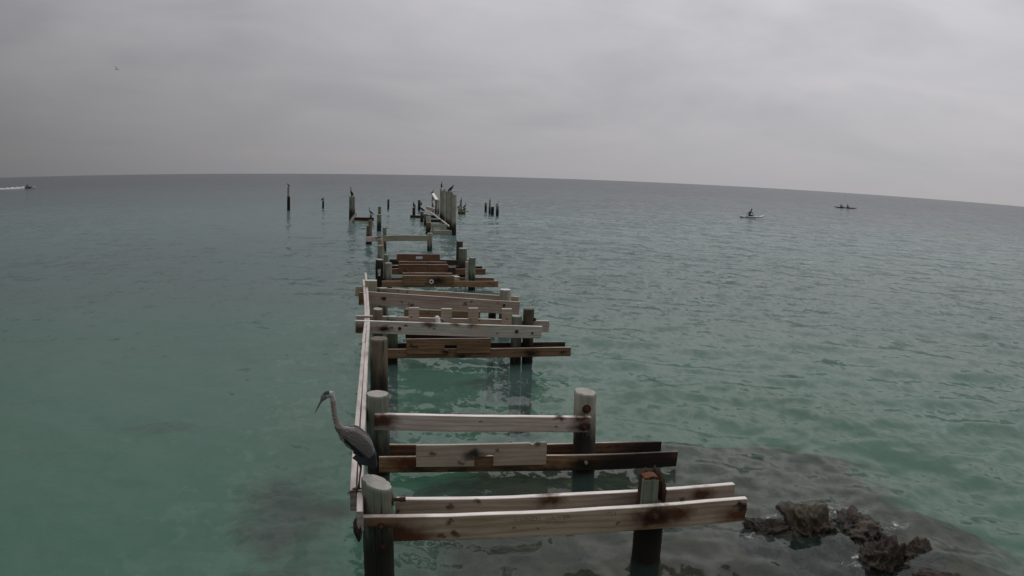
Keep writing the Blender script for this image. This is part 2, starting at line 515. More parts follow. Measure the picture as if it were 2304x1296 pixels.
# ------------------------------------------------------------------ timber builders
def pile_mesh(name, r, length, seed, tilt=(0.0, 0.0), taper=0.04, n=40, jag=0.0):
    """Round pile, local origin at the top centre, running down -z."""
    rnd = random.Random(seed)
    bm = bmesh.new()
    zs = [0.0, -0.012, -0.05, -0.2, -0.32, -0.45, -0.6, -0.75, -1.05, -1.4, -length]
    cracks = {rnd.randrange(n): rnd.uniform(0.2, 0.9) for _ in range(5)}
    rings = []
    for k, z in enumerate(zs):
        ring = []
        for i in range(n):
            a = 2 * math.pi * i / n
            q = mnoise.noise(Vector((math.cos(a) * 1.6 + seed, math.sin(a) * 1.6, z * 0.8)))
            rad = r * (1 + taper * (-z) / max(length, 1) + 0.035 * q)
            if k == 0:
                rad -= 0.010
            if i in cracks and -z < cracks[i]:
                rad *= 0.90 + 0.08 * (-z) / cracks[i]
            if 3 <= k <= 8:
                rad *= 1 + 0.012 * mnoise.noise(Vector((i * 1.7, seed, z * 9)))
            zz = z
            if k < 3:
                zz += (math.cos(a) * tilt[0] + math.sin(a) * tilt[1]) * r
                zz += jag * mnoise.noise(Vector((i * 0.9, seed * 3.1, 0)))
            ring.append(bm.verts.new((rad * math.cos(a), rad * math.sin(a), zz)))
        rings.append(ring)
    for k in range(len(rings) - 1):
        for i in range(n):
            f = bm.faces.new((rings[k][i], rings[k][(i + 1) % n], rings[k + 1][(i + 1) % n], rings[k + 1][i]))
            f.smooth = k > 0
    c = bm.verts.new((0, 0, sum(v.co.z for v in rings[0]) / n - jag * 0.3))
    for i in range(n):
        bm.faces.new((c, rings[0][(i + 1) % n], rings[0][i])).material_index = 1
    bm.faces.new(rings[-1])
    me = bm_mesh(bm, name)
    return me


PCOUNT = [0]
PILE_KINDS = {
    'grey': ((0.31, 0.305, 0.25), (0.15, 0.145, 0.11)),
    'green': ((0.21, 0.24, 0.18), (0.10, 0.115, 0.08)),
    'brown': ((0.20, 0.165, 0.12), (0.09, 0.07, 0.045)),
    'pale': ((0.42, 0.40, 0.34), (0.24, 0.23, 0.185)),
    'dark': ((0.075, 0.068, 0.052), (0.03, 0.027, 0.02)),
}
PM = {}


def pmat(kind, tide, variant):
    key = (kind, round(tide, 1), variant % 3)
    if key not in PM:
        PM[key] = pile_mat('pile_%s_wood' % kind, *PILE_KINDS[kind], seed=len(PM) + 3, tide=tide)
    return PM[key]


def pile(parent, x, y, r, top, kind='grey', tide=0.5, tilt=(0.0, 0.0), lean=(0.0, 0.0), end=None, jag=0.0, name='pile', bottom=-2.6):
    PCOUNT[0] += 1
    s = PCOUNT[0]
    me = pile_mesh('pile', r, top - bottom, s * 1.7, tilt, jag=jag)
    mw = Matrix.Translation((x, y, top)) @ Matrix.Rotation(lean[0], 4, 'Y') @ Matrix.Rotation(lean[1], 4, 'X') @ Matrix.Rotation(s * 1.3, 4, 'Z')
    # the cut tilts in world terms, so undo the spin
    if tilt != (0.0, 0.0):
        mw = Matrix.Translation((x, y, top)) @ Matrix.Rotation(lean[0], 4, 'Y') @ Matrix.Rotation(lean[1], 4, 'X')
    return mobj(name, me, [pmat(kind, tide, s), end or M_END_PALE], parent, mw)


def board_mesh(name, L, h, t, seed, warp=0.006, ch=0.006, rough_end=0.0, bow=0.0):
    """Sawn board: local x length, y thickness, z height; chamfered, slightly warped."""
    rnd = random.Random(seed)
    bm = bmesh.new()
    n = max(4, int(L / 0.22))
    sec = [(-t / 2 + ch, -h / 2), (t / 2 - ch, -h / 2), (t / 2, -h / 2 + ch), (t / 2, h / 2 - ch),
           (t / 2 - ch, h / 2), (-t / 2 + ch, h / 2), (-t / 2, h / 2 - ch), (-t / 2, -h / 2 + ch)]
    rings = []
    for k in range(n + 1):
        u = k / n
        x = -L / 2 + L * u
        dy = warp * mnoise.noise(Vector((x * 0.7, seed, 1.0)))
        dz = warp * mnoise.noise(Vector((x * 0.7, seed, 7.0))) + bow * (1 - (2 * u - 1) ** 2)
        ring = []
        for (yy, zz) in sec:
            ex = 0.0
            if k in (0, n):
                ex = rough_end * rnd.uniform(-1, 1)
            wob = 0.0022 * mnoise.noise(Vector((x * 3.0, yy * 30 + seed, zz * 30)))
            ring.append(bm.verts.new((x + ex, yy + dy + wob, zz + dz + wob)))
        rings.append(ring)
    for k in range(n):
        for i in range(8):
            bm.faces.new((rings[k][i], rings[k][(i + 1) % 8], rings[k + 1][(i + 1) % 8], rings[k + 1][i]))
    bm.faces.new(rings[0][::-1])
    bm.faces.new(rings[-1])
    return bm_mesh(bm, name)


def poly_board_mesh(name, pts, t, ch=0.005):
    """Board with a shaped outline (x, z), thickness t in y."""
    bm = bmesh.new()
    fr = [bm.verts.new((x, -t / 2, z)) for x, z in pts]
    bk = [bm.verts.new((x, t / 2, z)) for x, z in pts]
    n = len(pts)
    bm.faces.new(fr)
    bm.faces.new(bk[::-1])
    for i in range(n):
        bm.faces.new((fr[i], bk[i], bk[(i + 1) % n], fr[(i + 1) % n]))
    bmesh.ops.recalc_face_normals(bm, faces=bm.faces[:])
    bmesh.ops.bevel(bm, geom=[e for e in bm.edges], offset=ch, segments=1, affect='EDGES', clamp_overlap=True)
    return bm_mesh(bm, name)


WOODS = {
    'bleached': ((0.410, 0.330, 0.248), (0.270, 0.195, 0.130)),
    'pink': ((0.580, 0.510, 0.450), (0.440, 0.365, 0.305)),
    'grey': ((0.480, 0.405, 0.315), (0.370, 0.290, 0.215)),
    'brown': ((0.282, 0.171, 0.095), (0.150, 0.083, 0.046)),
    'red': ((0.231, 0.116, 0.069), (0.121, 0.057, 0.033)),
    'dark': ((0.062, 0.037, 0.022), (0.022, 0.013, 0.009)),
    'olive': ((0.430, 0.395, 0.300), (0.310, 0.270, 0.185)),
}
BCOUNT = [0]


def seat(a, b):
    """Matrix with local x from a to b."""
    a, b = Vector(a), Vector(b)
    d = (b - a).normalized()
    yv = Vector((0, 0, 1)).cross(d).normalized()
    zv = d.cross(yv)
    c = (a + b) / 2
    return Matrix(((d.x, yv.x, zv.x, c.x), (d.y, yv.y, zv.y, c.y), (d.z, yv.z, zv.z, c.z), (0, 0, 0, 1)))


def board(parent, x0, z0, x1, z1, y, h=0.24, t=0.05, kind='grey', name='beam', spots=(), wet=None, y1=None, toplit_bleach=0.5,
          rough_end=0.010, warp=0.014, bow=0.0, knots=4):
    """Horizontal board across the pier; z0/z1 are the heights of its top edge, y the middle of its thickness."""
    BCOUNT[0] += 1
    s = BCOUNT[0]
    a, b = (x0, y, z0 - h / 2), (x1, y if y1 is None else y1, z1 - h / 2)
    L = (Vector(b) - Vector(a)).length
    cx = (x0 + x1) / 2
    sp = [(px - cx, pz, r_, k_) for (px, pz, r_, k_) in spots]
    m = wood('%s_timber' % kind, *WOODS[kind], seed=s, spots=sp, wet=wet, toplit_bleach=toplit_bleach, knots=knots, length=L, height=h)
    return mobj(name, board_mesh(name, L, h, t, s * 2.3, warp, rough_end=rough_end, bow=bow), m, parent, seat(a, b))


def bolt(parent, x, y, z, size=0.03, out=0.02, mat=None):
    """Hex nut on a washer with a stub of rod, pointing towards -y."""
    bm = bmesh.new()
    for (rad, y0, y1, n) in ((size * 1.25, 0.0, -0.006, 14), (size * 0.72, -0.006, -0.006 - out, 6), (size * 0.36, -0.006 - out, -0.012 - out * 1.8, 8)):
        lo = [bm.verts.new((rad * math.cos(6.2832 * i / n), y0, rad * math.sin(6.2832 * i / n))) for i in range(n)]
        hi = [bm.verts.new((rad * math.cos(6.2832 * i / n), y1, rad * math.sin(6.2832 * i / n))) for i in range(n)]
        for i in range(n):
            bm.faces.new((lo[i], lo[(i + 1) % n], hi[(i + 1) % n], hi[i]))
        bm.faces.new(hi)
        bm.faces.new(lo[::-1])
    return mobj('bolt', bm_mesh(bm, 'bolt'), mat or M_RUST, parent, Matrix.Translation((x, y, z)))


# ------------------------------------------------------------------ nearest bent
B1 = thing('pier_bent', (1.4, 7.5, 0), 'nearest pier frame, two piles with a pair of long light beams', 'pier frame', 'frames of the ruined pier')
p = pile(B1, -0.03, 7.5, 0.152, 1.035, 'green', 0.6, tilt=(-0.30, 0.10))
bolt(p, 0.02, 7.348, 0.40, 0.03)
# rusty rod and plate on the right flank of the left pile
bm = bmesh.new()
for (x0, x1, r_, n) in ((0.118, 0.142, 0.062, 10), (0.142, 0.20, 0.020, 8), (0.20, 0.262, 0.026, 8)):
    a = [bm.verts.new((x0, r_ * math.cos(6.2832 * i / n), r_ * math.sin(6.2832 * i / n))) for i in range(n)]
    b = [bm.verts.new((x1, r_ * math.cos(6.2832 * i / n), r_ * math.sin(6.2832 * i / n))) for i in range(n)]
    for i in range(n):
        bm.faces.new((a[i], a[(i + 1) % n], b[(i + 1) % n], b[i]))
    bm.faces.new(a[::-1]); bm.faces.new(b)
mobj('tie_rod', bm_mesh(bm, 'tie_rod'), M_RUST, p, Matrix.Translation((-0.01, 7.50, 0.845)))
# right pile: split trunk with a ragged shell round a squared core
p2 = pile(B1, 2.80, 7.52, 0.155, 0.70, 'dark', 0.75, end=M_END_DARK)
bm = bmesh.new()
n = 18
shell = []
for i in range(n + 1):
    a = R(-25 + 230 * i / n)
    hgt_ = 0.36 + 0.09 * mnoise.noise(Vector((i * 0.8, 4.2, 0))) + (0.04 if i in (12, 13, 14, 15) else 0) - 0.16 * max(0, (6 - i) / 6)
    shell.append((bm.verts.new((0.150 * math.cos(a), 0.150 * math.sin(a), -0.1)), bm.verts.new((0.148 * math.cos(a), 0.148 * math.sin(a), hgt_)),
                  bm.verts.new((0.118 * math.cos(a), 0.118 * math.sin(a), hgt_ - 0.03)), bm.verts.new((0.112 * math.cos(a), 0.112 * math.sin(a), -0.1))))
for i in range(n):
    for k in range(4):
        bm.faces.new((shell[i][k], shell[i][(k + 1) % 4], shell[i + 1][(k + 1) % 4], shell[i + 1][k]))
bm.faces.new(shell[0]); bm.faces.new(shell[-1][::-1])
mobj('split_shell', bm_mesh(bm, 'split_shell'), simple('rotten_bark_wood', (0.055, 0.030, 0.017), 0.9, 0.6, 22), p2, Matrix.Translation((2.80, 7.52, 0.66)))
core = poly_board_mesh('core', [(-0.085, -0.2), (0.085, -0.2), (0.082, 0.29), (0.02, 0.305), (-0.03, 0.30), (-0.082, 0.30)], 0.15, 0.008)
c_o = mobj('pile_core', core, [pmat('green', 0.2, 1)], p2, Matrix.Translation((2.745, 7.47, 0.70)))
cap = poly_board_mesh('core_cut', [(-0.078, -0.02), (0.078, -0.02), (0.072, 0.018), (0.02, 0.03), (-0.03, 0.024), (-0.074, 0.016)], 0.142, 0.006)
mobj('core_cut', cap, M_END_RED, p2, Matrix.Translation((2.745, 7.47, 1.006)))
# front beam, its left end cut back to half height in front of the pile
sp = [(0.02, -0.02, 0.16, 'rust'), (0.05, -0.09, 0.11, 'dark'), (2.78, -0.01, 0.12, 'rust'), (2.76, 0.03, 0.075, 'dark'), (3.05, 0.03, 0.06, 'rust'),
      (3.74, -0.05, 0.10, 'rust'), (3.77, 0.03, 0.03, 'dark'), (3.70, 0.06, 0.022, 'dark'), (0.72, -0.07, 0.025, 'knot'), (0.66, 0.07, 0.02, 'knot'), (0.3, -0.11, 0.10, 'rust')]
XC = 1.815
m = wood('bleached_front_timber', *WOODS['bleached'], seed=101, spots=[(a - XC, b, c, d) for a, b, c, d in sp], toplit_bleach=0.95, knots=6, length=4.0, height=0.262)
pts = [(-1.995, 0.131), (-1.995, 0.03), (-1.70, 0.012), (-1.695, -0.131)]
pts += [(-1.695 + 3.69 * k / 12, -0.131 + 0.003 * math.sin(k * 1.7)) for k in range(1, 13)]
pts += [(1.988, -0.06), (2.0, 0.0), (1.992, 0.07), (1.997, 0.128)] + [(1.9 - 3.8 * k / 10, 0.131 + 0.0025 * math.sin(k * 2.1)) for k in range(0, 11)]
fb = mobj('beam', poly_board_mesh('front_beam', pts, 0.080), m, B1, Matrix.Translation((XC, 7.305, 0.624)))
bolt(fb, 0.0, 7.264, 0.66, 0.034)
bolt(fb, 2.76, 7.264, 0.645, 0.05, 0.03)
board(B1, 0.16, 0.765, 3.83, 0.755, 7.705, 0.25, 0.08, 'grey', toplit_bleach=0.95, spots=[(3.45, 0.05, 0.06, 'rust'), (1.75, 0.08, 0.06, 'rust'), (0.7, 0.05, 0.03, 'knot')])
board(B1, 2.93, 0.80, 2.985, 0.795, 7.63, 0.30, 0.08, 'red', name='wedge')
# old pencilled writing on the front beam
for (txt, x, z, size) in (('C LYNCH - HANGER', 1.30, 0.672, 0.062), ('2023', 2.22, 0.684, 0.062), ('W - W.H.', 1.62, 0.628, 0.048)):
    cu = bpy.data.curves.new('writing', 'FONT')
    cu.body = txt
    cu.size = size
    to = bpy.data.objects.new('writing_tmp', cu)
    link(to)
    dg = bpy.context.evaluated_depsgraph_get()
    me = bpy.data.meshes.new_from_object(to.evaluated_get(dg))
    bpy.data.objects.remove(to)
    me.name = 'lettering'
    wm, tt_ = new_mat('faded_marker_ink')
    f__ = tt_.noise(tt_.n('ShaderNodeTexCoord').outputs['Object'], 45, 4, 0.6)
    bsdf = tt_.n('ShaderNodeBsdfDiffuse', {'Color': (0.085, 0.068, 0.062, 1)})
    trn = tt_.n('ShaderNodeBsdfTransparent')
    mx = tt_.n('ShaderNodeMixShader', {0: tt_.ramp(f__, [(0.40, 0.05), (0.62, 0.8)]), 1: trn.outputs[0], 2: bsdf.outputs[0]})
    tt_.n('ShaderNodeOutputMaterial', {'Surface': mx.outputs[0]})
    tag(mobj('lettering', me, wm, fb, Matrix.Translation((x, 7.2635, z)) @ Matrix.Rotation(R(90), 4, 'X')), kind='stuff')

# ------------------------------------------------------------------ second bent
B2 = thing('pier_bent', (1.4, 10.4, 0), 'second frame from the camera with a single pale upper beam and a notched block below', 'pier frame', 'frames of the ruined pier')
p = pile(B2, -0.012, 10.42, 0.150, 1.135, 'green', 0.62, tilt=(0.0, 0.06))
bolt(p, 0.0, 10.27, 0.82, 0.035)
p = pile(B2, 2.80, 10.42, 0.152, 1.13, 'pale', 0.72, tilt=(-0.12, 0.10), lean=(R(-1.6), 0))
bolt(p, 2.79, 10.27, 0.92, 0.05, 0.04)
b = board(B2, -0.055, 0.92, 2.83, 0.832, 10.215, 0.215, 0.09, 'pink', toplit_bleach=0.95, knots=3,
          spots=[(-0.02, 0.0, 0.10, 'dark'), (0.05, 0.05, 0.07, 'rust'), (2.76, -0.03, 0.085, 'dark'), (2.70, 0.09, 0.05, 'rust'), (2.4, 0.1, 0.03, 'rust')])
bolt(b, 2.74, 10.168, 0.70, 0.045, 0.035)
board(B2, 0.10, 0.36, 4.03, 0.30, 10.605, 0.22, 0.05, 'red', wet=0.24, spots=[(3.9, 0, 0.2, 'dark')])
b = board(B2, 0.0, 0.325, 4.15, 0.262, 10.235, 0.225, 0.05, 'brown', wet=0.20, toplit_bleach=0.75,
          spots=[(3.7, -0.02, 0.34, 'dark'), (3.2, -0.06, 0.16, 'dark'), (0.35, 0.03, 0.10, 'rust'), (2.75, -0.03, 0.08, 'dark')])
bolt(b, 2.80, 10.208, 0.175, 0.038, 0.03, M_STEEL)
m = wood('grey_block_timber', *WOODS['grey'], seed=203, spots=[(-0.1, 0.0, 0.06, 'dark'), (-.12, .03, .05, 'knot'), (.75, .14, .03, 'knot')], toplit_bleach=0.6, knots=3, length=1.75, height=0.32)
pts = [(-0.875, 0.150), (-0.875, -0.155), (-0.10, -0.160), (-0.10, -0.075), (-0.14, -0.062), (0.155, 0.012), (0.155, -0.160), (0.875, -0.165), (0.875, 0.158),
       (0.72, 0.155), (0.68, 0.128), (0.64, 0.152)]
mobj('block', poly_board_mesh('block', pts, 0.05), m, B2, Matrix.Translation((1.36, 10.180, 0.345)))

# ------------------------------------------------------------------ third pile, alone
P3 = pile(None, 0.012, 13.7, 0.150, 1.215, 'brown', 0.6, tilt=(0.02, 0.05), name='pier_pile', end=M_END_DARK)
tag(P3, 'thick brown pile standing alone between the second and third pier frames', 'pile')

# ------------------------------------------------------------------ fourth bent
B3 = thing('pier_bent', (1.6, 16.9, 0), 'frame with four short upright cleats behind a long whitish beam', 'pier frame', 'frames of the ruined pier')
pile(B3, -0.01, 17.05, 0.105, 1.17, 'brown', 0.5, tilt=(0.0, 0.1))
pile(B3, 0.30, 17.0, 0.115, 1.02, 'green', 0.45)
pile(B3, 2.965, 17.0, 0.118, 1.03, 'green', 0.45)
p = pile(B3, 3.235, 17.05, 0.118, 1.18, 'dark', 0.45, end=M_END_DARK)
bolt(p, 3.36, 17.0, 0.95, 0.03)
b = board(B3, -0.475, 0.965, 3.475, 0.845, 16.79, 0.265, 0.08, 'pink', toplit_bleach=0.9, knots=5,
          spots=[(0.12, -0.03, 0.07, 'rust'), (0.14, -0.03, 0.035, 'dark'), (1.05, 0.11, 0.06, 'rust'), (2.0, 0.10, 0.05, 'rust'), (1.6, 0.12, 0.04, 'rust'), (-0.4, -0.06, 0.1, 'rust'),
                 (2.15, 0.03, 0.10, 'pale')])
bolt(b, 0.45, 16.748, 0.80, 0.03)
bolt(b, 2.93, 16.748, 0.735, 0.03)
bolt(b, 3.27, 16.748, 0.70, 0.02)
board(B3, -0.48, 1.0, 3.72, 0.885, 17.20, 0.255, 0.055, 'pink', toplit_bleach=0.7)
for cx, zt in ((0.755, 1.215), (1.445, 1.185), (2.02, 1.205), (2.745, 1.19)):
    board(B3, cx - 0.105, zt, cx + 0.105, zt, 16.98, 0.55, 0.075, 'grey', name='cleat', toplit_bleach=0.6, knots=1)
b = board(B3, 0.21, 0.37, 4.12, 0.385, 16.74, 0.20, 0.05, 'brown', toplit_bleach=0.6, wet=0.14,
          spots=[(3.25, -0.02, 0.07, 'dark'), (3.95, 0.0, 0.03, 'dark'), (1.75, -0.05, 0.05, 'dark')])
bolt(b, 3.25, 16.71, 0.30, 0.025)
board(B3, 0.21, 0.43, 4.07, 0.44, 17.06, 0.20, 0.05, 'dark', toplit_bleach=0.3)
m = wood('brown_block_timber', *WOODS['brown'], seed=204, spots=[(-0.72, 0.0, 0.03, 'dark'), (-0.05, -0.12, 0.05, 'dark')], toplit_bleach=0.7, knots=3, length=1.8, height=0.32)
pts = [(-0.88, 0.165), (-0.88, -0.165), (0.0, -0.165), (0.0, -0.075), (-0.08, -0.075), (-0.08, 0.03), (0.18, 0.03), (0.18, -0.14), (0.9, -0.145), (0.9, 0.18)]
mobj('block', poly_board_mesh('block', pts, 0.05), m, B3, Matrix.Translation((1.47, 16.688, 0.430)))
board(B3, 0.59, 0.665, 2.37, 0.665, 17.135, 0.15, 0.05, 'dark', name='packing_block', toplit_bleach=0.4)
bm = bmesh.new()
prof = [(0.0, 0.0), (0.048, 0.0), (0.052, 0.05), (0.052, 0.13), (0.045, 0.165), (0.025, 0.185), (0.0, 0.19)]
rings = []
for (r_, z_) in prof[1:-1]:
    rings.append([bm.verts.new((r_ * math.cos(6.2832 * i / 14), r_ * math.sin(6.2832 * i / 14), z_)) for i in range(14)])
for k in range(len(rings) - 1):
    for i in range(14):
        bm.faces.new((rings[k][i], rings[k][(i + 1) % 14], rings[k + 1][(i + 1) % 14], rings[k + 1][i]))
bm.faces.new(rings[0][::-1]); bm.faces.new(rings[-1])
fl = mobj('pipe_stub', bm_mesh(bm, 'pipe_stub', True), M_WHITE, None, Matrix.Translation((1.275, 16.86, 0.872)) @ Matrix.Rotation(R(-14), 4, 'Y'))
tag(fl, 'small white rounded pipe stub standing on the whitish beam between the upright cleats', 'pipe')

# ------------------------------------------------------------------ fifth bent
B4 = thing('pier_bent', (1.6, 20.5, 0), 'frame whose long upper beam slopes down to a white topped pile', 'pier frame', 'frames of the ruined pier')
m = wood('square_post_timber', *WOODS['olive'], seed=301, toplit_bleach=0.5, knots=1, length=1.0, height=0.3)
pm_ = poly_board_mesh('post', [(-1.6, -0.155), (1.6, -0.15), (1.6, 0.15), (-1.6, 0.15)], 0.22, 0.012)
mobj('square_post', pm_, m, B4, Matrix.Translation((-0.19, 20.72, -0.30)) @ Matrix.Rotation(R(-90), 4, 'Y'))
pile(B4, 0.115, 20.75, 0.13, 1.10, 'green', 0.45)
pile(B4, 3.27, 20.55, 0.150, 1.105, 'pale', 0.4, end=M_END_WHITE)
pile(B4, 2.93, 20.5, 0.10, 0.72, 'dark', 0.6, end=M_END_DARK)
b = board(B4, -0.35, 1.065, 3.60, 0.825, 20.30, 0.335, 0.055, 'grey', toplit_bleach=0.55, spots=[(0.12, 0.02, 0.03, 'dark'), (0.85, -0.10, 0.05, 'knot'), (2.2, 0.02, 0.04, 'knot')])
bolt(b, 0.16, 20.27, 0.90, 0.03)
bolt(b, 3.2, 20.27, 0.73, 0.03)
board(B4, -0.59, 1.13, 3.66, 0.885, 20.80, 0.255, 0.055, 'grey', toplit_bleach=0.6)
board(B4, 0.65, 0.63, 2.58, 0.57, 20.24, 0.30, 0.05, 'brown', name='block', toplit_bleach=0.6, spots=[(1.9, -.03, .04, 'dark')])
board(B4, 0.50, 0.43, 3.2, 0.34, 20.42, 0.20, 0.05, 'dark', toplit_bleach=0.5)
board(B4, -0.50, 1.0, -0.31, 1.0, 20.58, 0.32, 0.06, 'brown', name='packing_block')

# ------------------------------------------------------------------ bents with low double beams further out
B5 = thing('pier_bent', (1.7, 27.5, 0), 'low brown frame with a white ring fixed on its middle block', 'pier frame', 'frames of the ruined pier')
p = pile(B5, 0.03, 27.75, 0.135, 1.10, 'dark', 0.95, tilt=(-0.05, 0.08))
board(p, -0.02, 0.78, 0.06, 0.78, 27.60, 0.24, 0.02, 'pink', name='splinter', warp=0.02, rough_end=.02)
pile(B5, 0.33, 27.75, 0.125, 0.985, 'grey', 0.45)
pile(B5, 3.22, 27.72, 0.120, 1.19, 'olive' if False else 'green', 0.6)
board(B5, 3.0, 1.06, 3.1, 1.06, 27.75, 0.75, 0.10, 'pink', name='stub_post')
board(B5, 0.12, 0.40, 4.11, 0.415, 27.48, 0.215, 0.05, 'brown', toplit_bleach=0.5, wet=0.12)
board(B5, 0.12, 0.46, 4.02, 0.475, 27.93, 0.215, 0.05, 'brown', toplit_bleach=0.3)
m = wood('ring_block_timber', *WOODS['brown'], seed=305, spots=[(0.3, 0.0, 0.12, 'dark')], toplit_bleach=0.8, knots=2, length=1.8, height=0.35)
pts = [(-0.87, 0.17), (-0.87, -0.175), (-0.12, -0.175), (-0.12, -0.10), (0.22, -0.10), (0.22, -0.12), (0.87, -0.12), (0.87, 0.17)]
bk = mobj('block', poly_board_mesh('block', pts, 0.05), m, B5, Matrix.Translation((1.70, 27.40, 0.425)))
board(B5, 0.83, 0.63, 2.55, 0.64, 27.86, 0.3, 0.05, 'brown', name='packing_block', toplit_bleach=0.8)
bm = bmesh.new()
NN, MM = 20, 8
tv = [[bm.verts.new(((0.056 + 0.018 * math.cos(6.2832 * j / MM)) * math.cos(6.2832 * i / NN), 0.018 * math.sin(6.2832 * j / MM),
                     (0.056 + 0.018 * math.cos(6.2832 * j / MM)) * math.sin(6.2832 * i / NN))) for j in range(MM)] for i in range(NN)]
for i in range(NN):
    for j in range(MM):
        bm.faces.new((tv[i][j], tv[(i + 1) % NN][j], tv[(i + 1) % NN][(j + 1) % MM], tv[i][(j + 1) % MM]))
mobj('ring', bm_mesh(bm, 'ring', True), M_WHITE, bk, Matrix.Translation((1.80, 27.35, 0.395)))
for (bx, bw) in ((2.62, .16),):
    board(B5, bx, 0.53, bx + bw, 0.53, 27.70, 0.12, 0.2, 'pink', name='packing_block')

B6 = thing('pier_bent', (1.7, 31.0, 0), 'low reddish frame with twin planks and a tall stained pile at its right', 'pier frame', 'frames of the ruined pier')
pile(B6, 0.29, 31.2, 0.095, 0.93, 'green', 0.45)
pile(B6, 3.26, 31.25, 0.165, 1.20, 'green', 0.75, tilt=(0, .05))
board(B6, 0.22, 0.42, 4.13, 0.43, 31.0, 0.235, 0.05, 'red', toplit_bleach=0.6, wet=0.1)
board(B6, 0.22, 0.47, 4.05, 0.48, 31.45, 0.235, 0.05, 'dark', toplit_bleach=0.3)
for (a_, b_) in ((0.78, 1.86), (1.87, 2.66)):
    board(B6, a_, 0.585, b_, 0.60, 30.93, 0.34, 0.05, 'red', name='block', toplit_bleach=0.75, wet=0.3)
board(B6, 0.78, 0.64, 2.64, 0.66, 31.36, 0.28, 0.05, 'red', name='packing_block', toplit_bleach=0.85)
board(B6, 2.68, 0.50, 2.95, 0.50, 30.9, 0.30, 0.12, 'dark', name='packing_block')

B7 = thing('pier_bent', (1.7, 34.4, 0), 'farthest of the three low brown frames, its plank pierced by a pale hole', 'pier frame', 'frames of the ruined pier')
pile(B7, 0.07, 34.5, 0.118, 1.0, 'grey', 0.45)
pile(B7, 3.45, 34.5, 0.140, 1.20, 'dark', 0.55, end=M_END_DARK)
board(B7, 0.45, 0.42, 4.0, 0.415, 34.35, 0.235, 0.05, 'dark', toplit_bleach=0.4)
m = wood('pierced_timber', *WOODS['red'], seed=307, toplit_bleach=0.8, knots=2, length=1.9, height=0.34)
for (x0, x1, z0, z1) in ((-0.92, -0.10, -0.16, 0.16), (0.19, 0.92, -0.16, 0.16), (-0.098, 0.188, 0.055, 0.155), (-0.098, 0.188, -0.158, -0.04)):
    mobj('block', poly_board_mesh('block', [(x0, z0), (x1, z0), (x1, z1), (x0, z1)], 0.05, 0.004), m, B7, Matrix.Translation((1.68, 34.28, 0.50)))

# ------------------------------------------------------------------ bent with a light upper beam, far
B8 = thing('pier_bent', (1.2, 42.7, 0), 'far frame with a pale beam spanning to a single post, its left part pinkish', 'pier frame', 'frames of the ruined pier')
pile(B8, 2.69, 42.75, 0.135, 0.955, 'pale', 0.35, tilt=(0.0, 0.0))
pile(B8, 0.30, 42.85, 0.105, 1.21, 'green', 0.35)
board(B8, 0.20, 0.79, 2.60, 0.81, 42.62, 0.30, 0.06, 'olive', toplit_bleach=0.5, bow=0.03)
board(B8, -0.685, 0.735, 0.16, 0.77, 42.60, 0.27, 0.06, 'pink', toplit_bleach=0.4, spots=[(0.0, 0.05, 0.06, 'dark'), (0.02, -0.08, 0.05, 'dark')])
board(B8, 0.02, 0.72, 0.05, -0.4, 42.2, 0.12, 0.10, 'olive', name='brace', y1=42.25)
board(B8, 0.13, 0.74, 0.30, -0.5, 42.12, 0.14, 0.10, 'grey', name='brace', y1=42.2)
board(B8, -0.10, 0.80, 0.24, 0.92, 42.05, 0.05, 0.14, 'olive', name='cap_board')

P9 = pile(None, -0.55, 46.2, 0.155, 1.10, 'brown', 0.5, tilt=(0.3, 0.0), lean=(R(2.5), 0), name='pier_pile')
tag(P9, 'short leaning brown pile with a notched top behind the far pale beam', 'pile')
pile(P9, -0.50, 46.2, 0.105, 1.40, 'brown', 0.2, name='notched_top', bottom=1.0, jag=0.05)
P10 = pile(None, 0.005, 56.9, 0.155, 1.12, 'grey', 0.75, name='pier_pile')
tag(P10, 'pale topped pile standing alone in front of another one in line', 'pile')
board(P10, -0.18, 1.20, 0.18, 1.20, 56.9, 0.07, 0.30, 'olive', name='cap_board')
P11 = pile(None, 0.03, 64.0, 0.125, 1.48, 'green', 0.9, name='pier_pile')
tag(P11, 'slim pile rising just behind the pale topped pile', 'pile')
P12 = pile(None, 1.04, 94.3, 0.12, 1.12, 'dark', 0.6, name='pier_pile', end=M_END_DARK)
tag(P12, 'dark pile standing alone in open water left of the row of tall posts', 'pile')
P13 = pile(None, -9.86, 88.1, 0.17, 1.55, 'dark', 1.5, name='pier_pile')
pile(P13, -9.90, 88.1, 0.11, 2.60, 'grey', 1.3, name='thin_upper_stem', bottom=1.3)
tag(P13, 'tall thin pile at the far left of the pier with a bird on top', 'pile')
P14 = pile(None, -6.55, 94.7, 0.115, 0.88, 'dark', 0.7, name='pier_pile', end=M_END_DARK)
tag(P14, 'short far pile carrying a white breasted bird', 'pile')
B9 = thing('pier_bent', (-1.6, 67.9, 0), 'far left frame: two tall posts, a white slanting plank and a low dark beam', 'pier frame', 'frames of the ruined pier')
pile(B9, -2.37, 67.9, 0.15, 2.12, 'green', 1.1)
pile(B9, -2.13, 68.1, 0.11, 2.12, 'pale', 1.0)
board(B9, -2.1, 0.42, -0.45, 0.40, 67.9, 0.30, 0.12, 'dark', toplit_bleach=0.5)
board(B9, -2.2, 0.16, -0.90, 0.11, 67.6, 0.10, 0.06, 'olive')
board(B9, -1.90, 0.86, -2.42, 0.10, 67.55, 0.22, 0.05, 'pink', name='slanting_plank', toplit_bleach=1.0)
pile(B9, -0.68, 67.95, 0.11, 0.66, 'grey', 0.4)

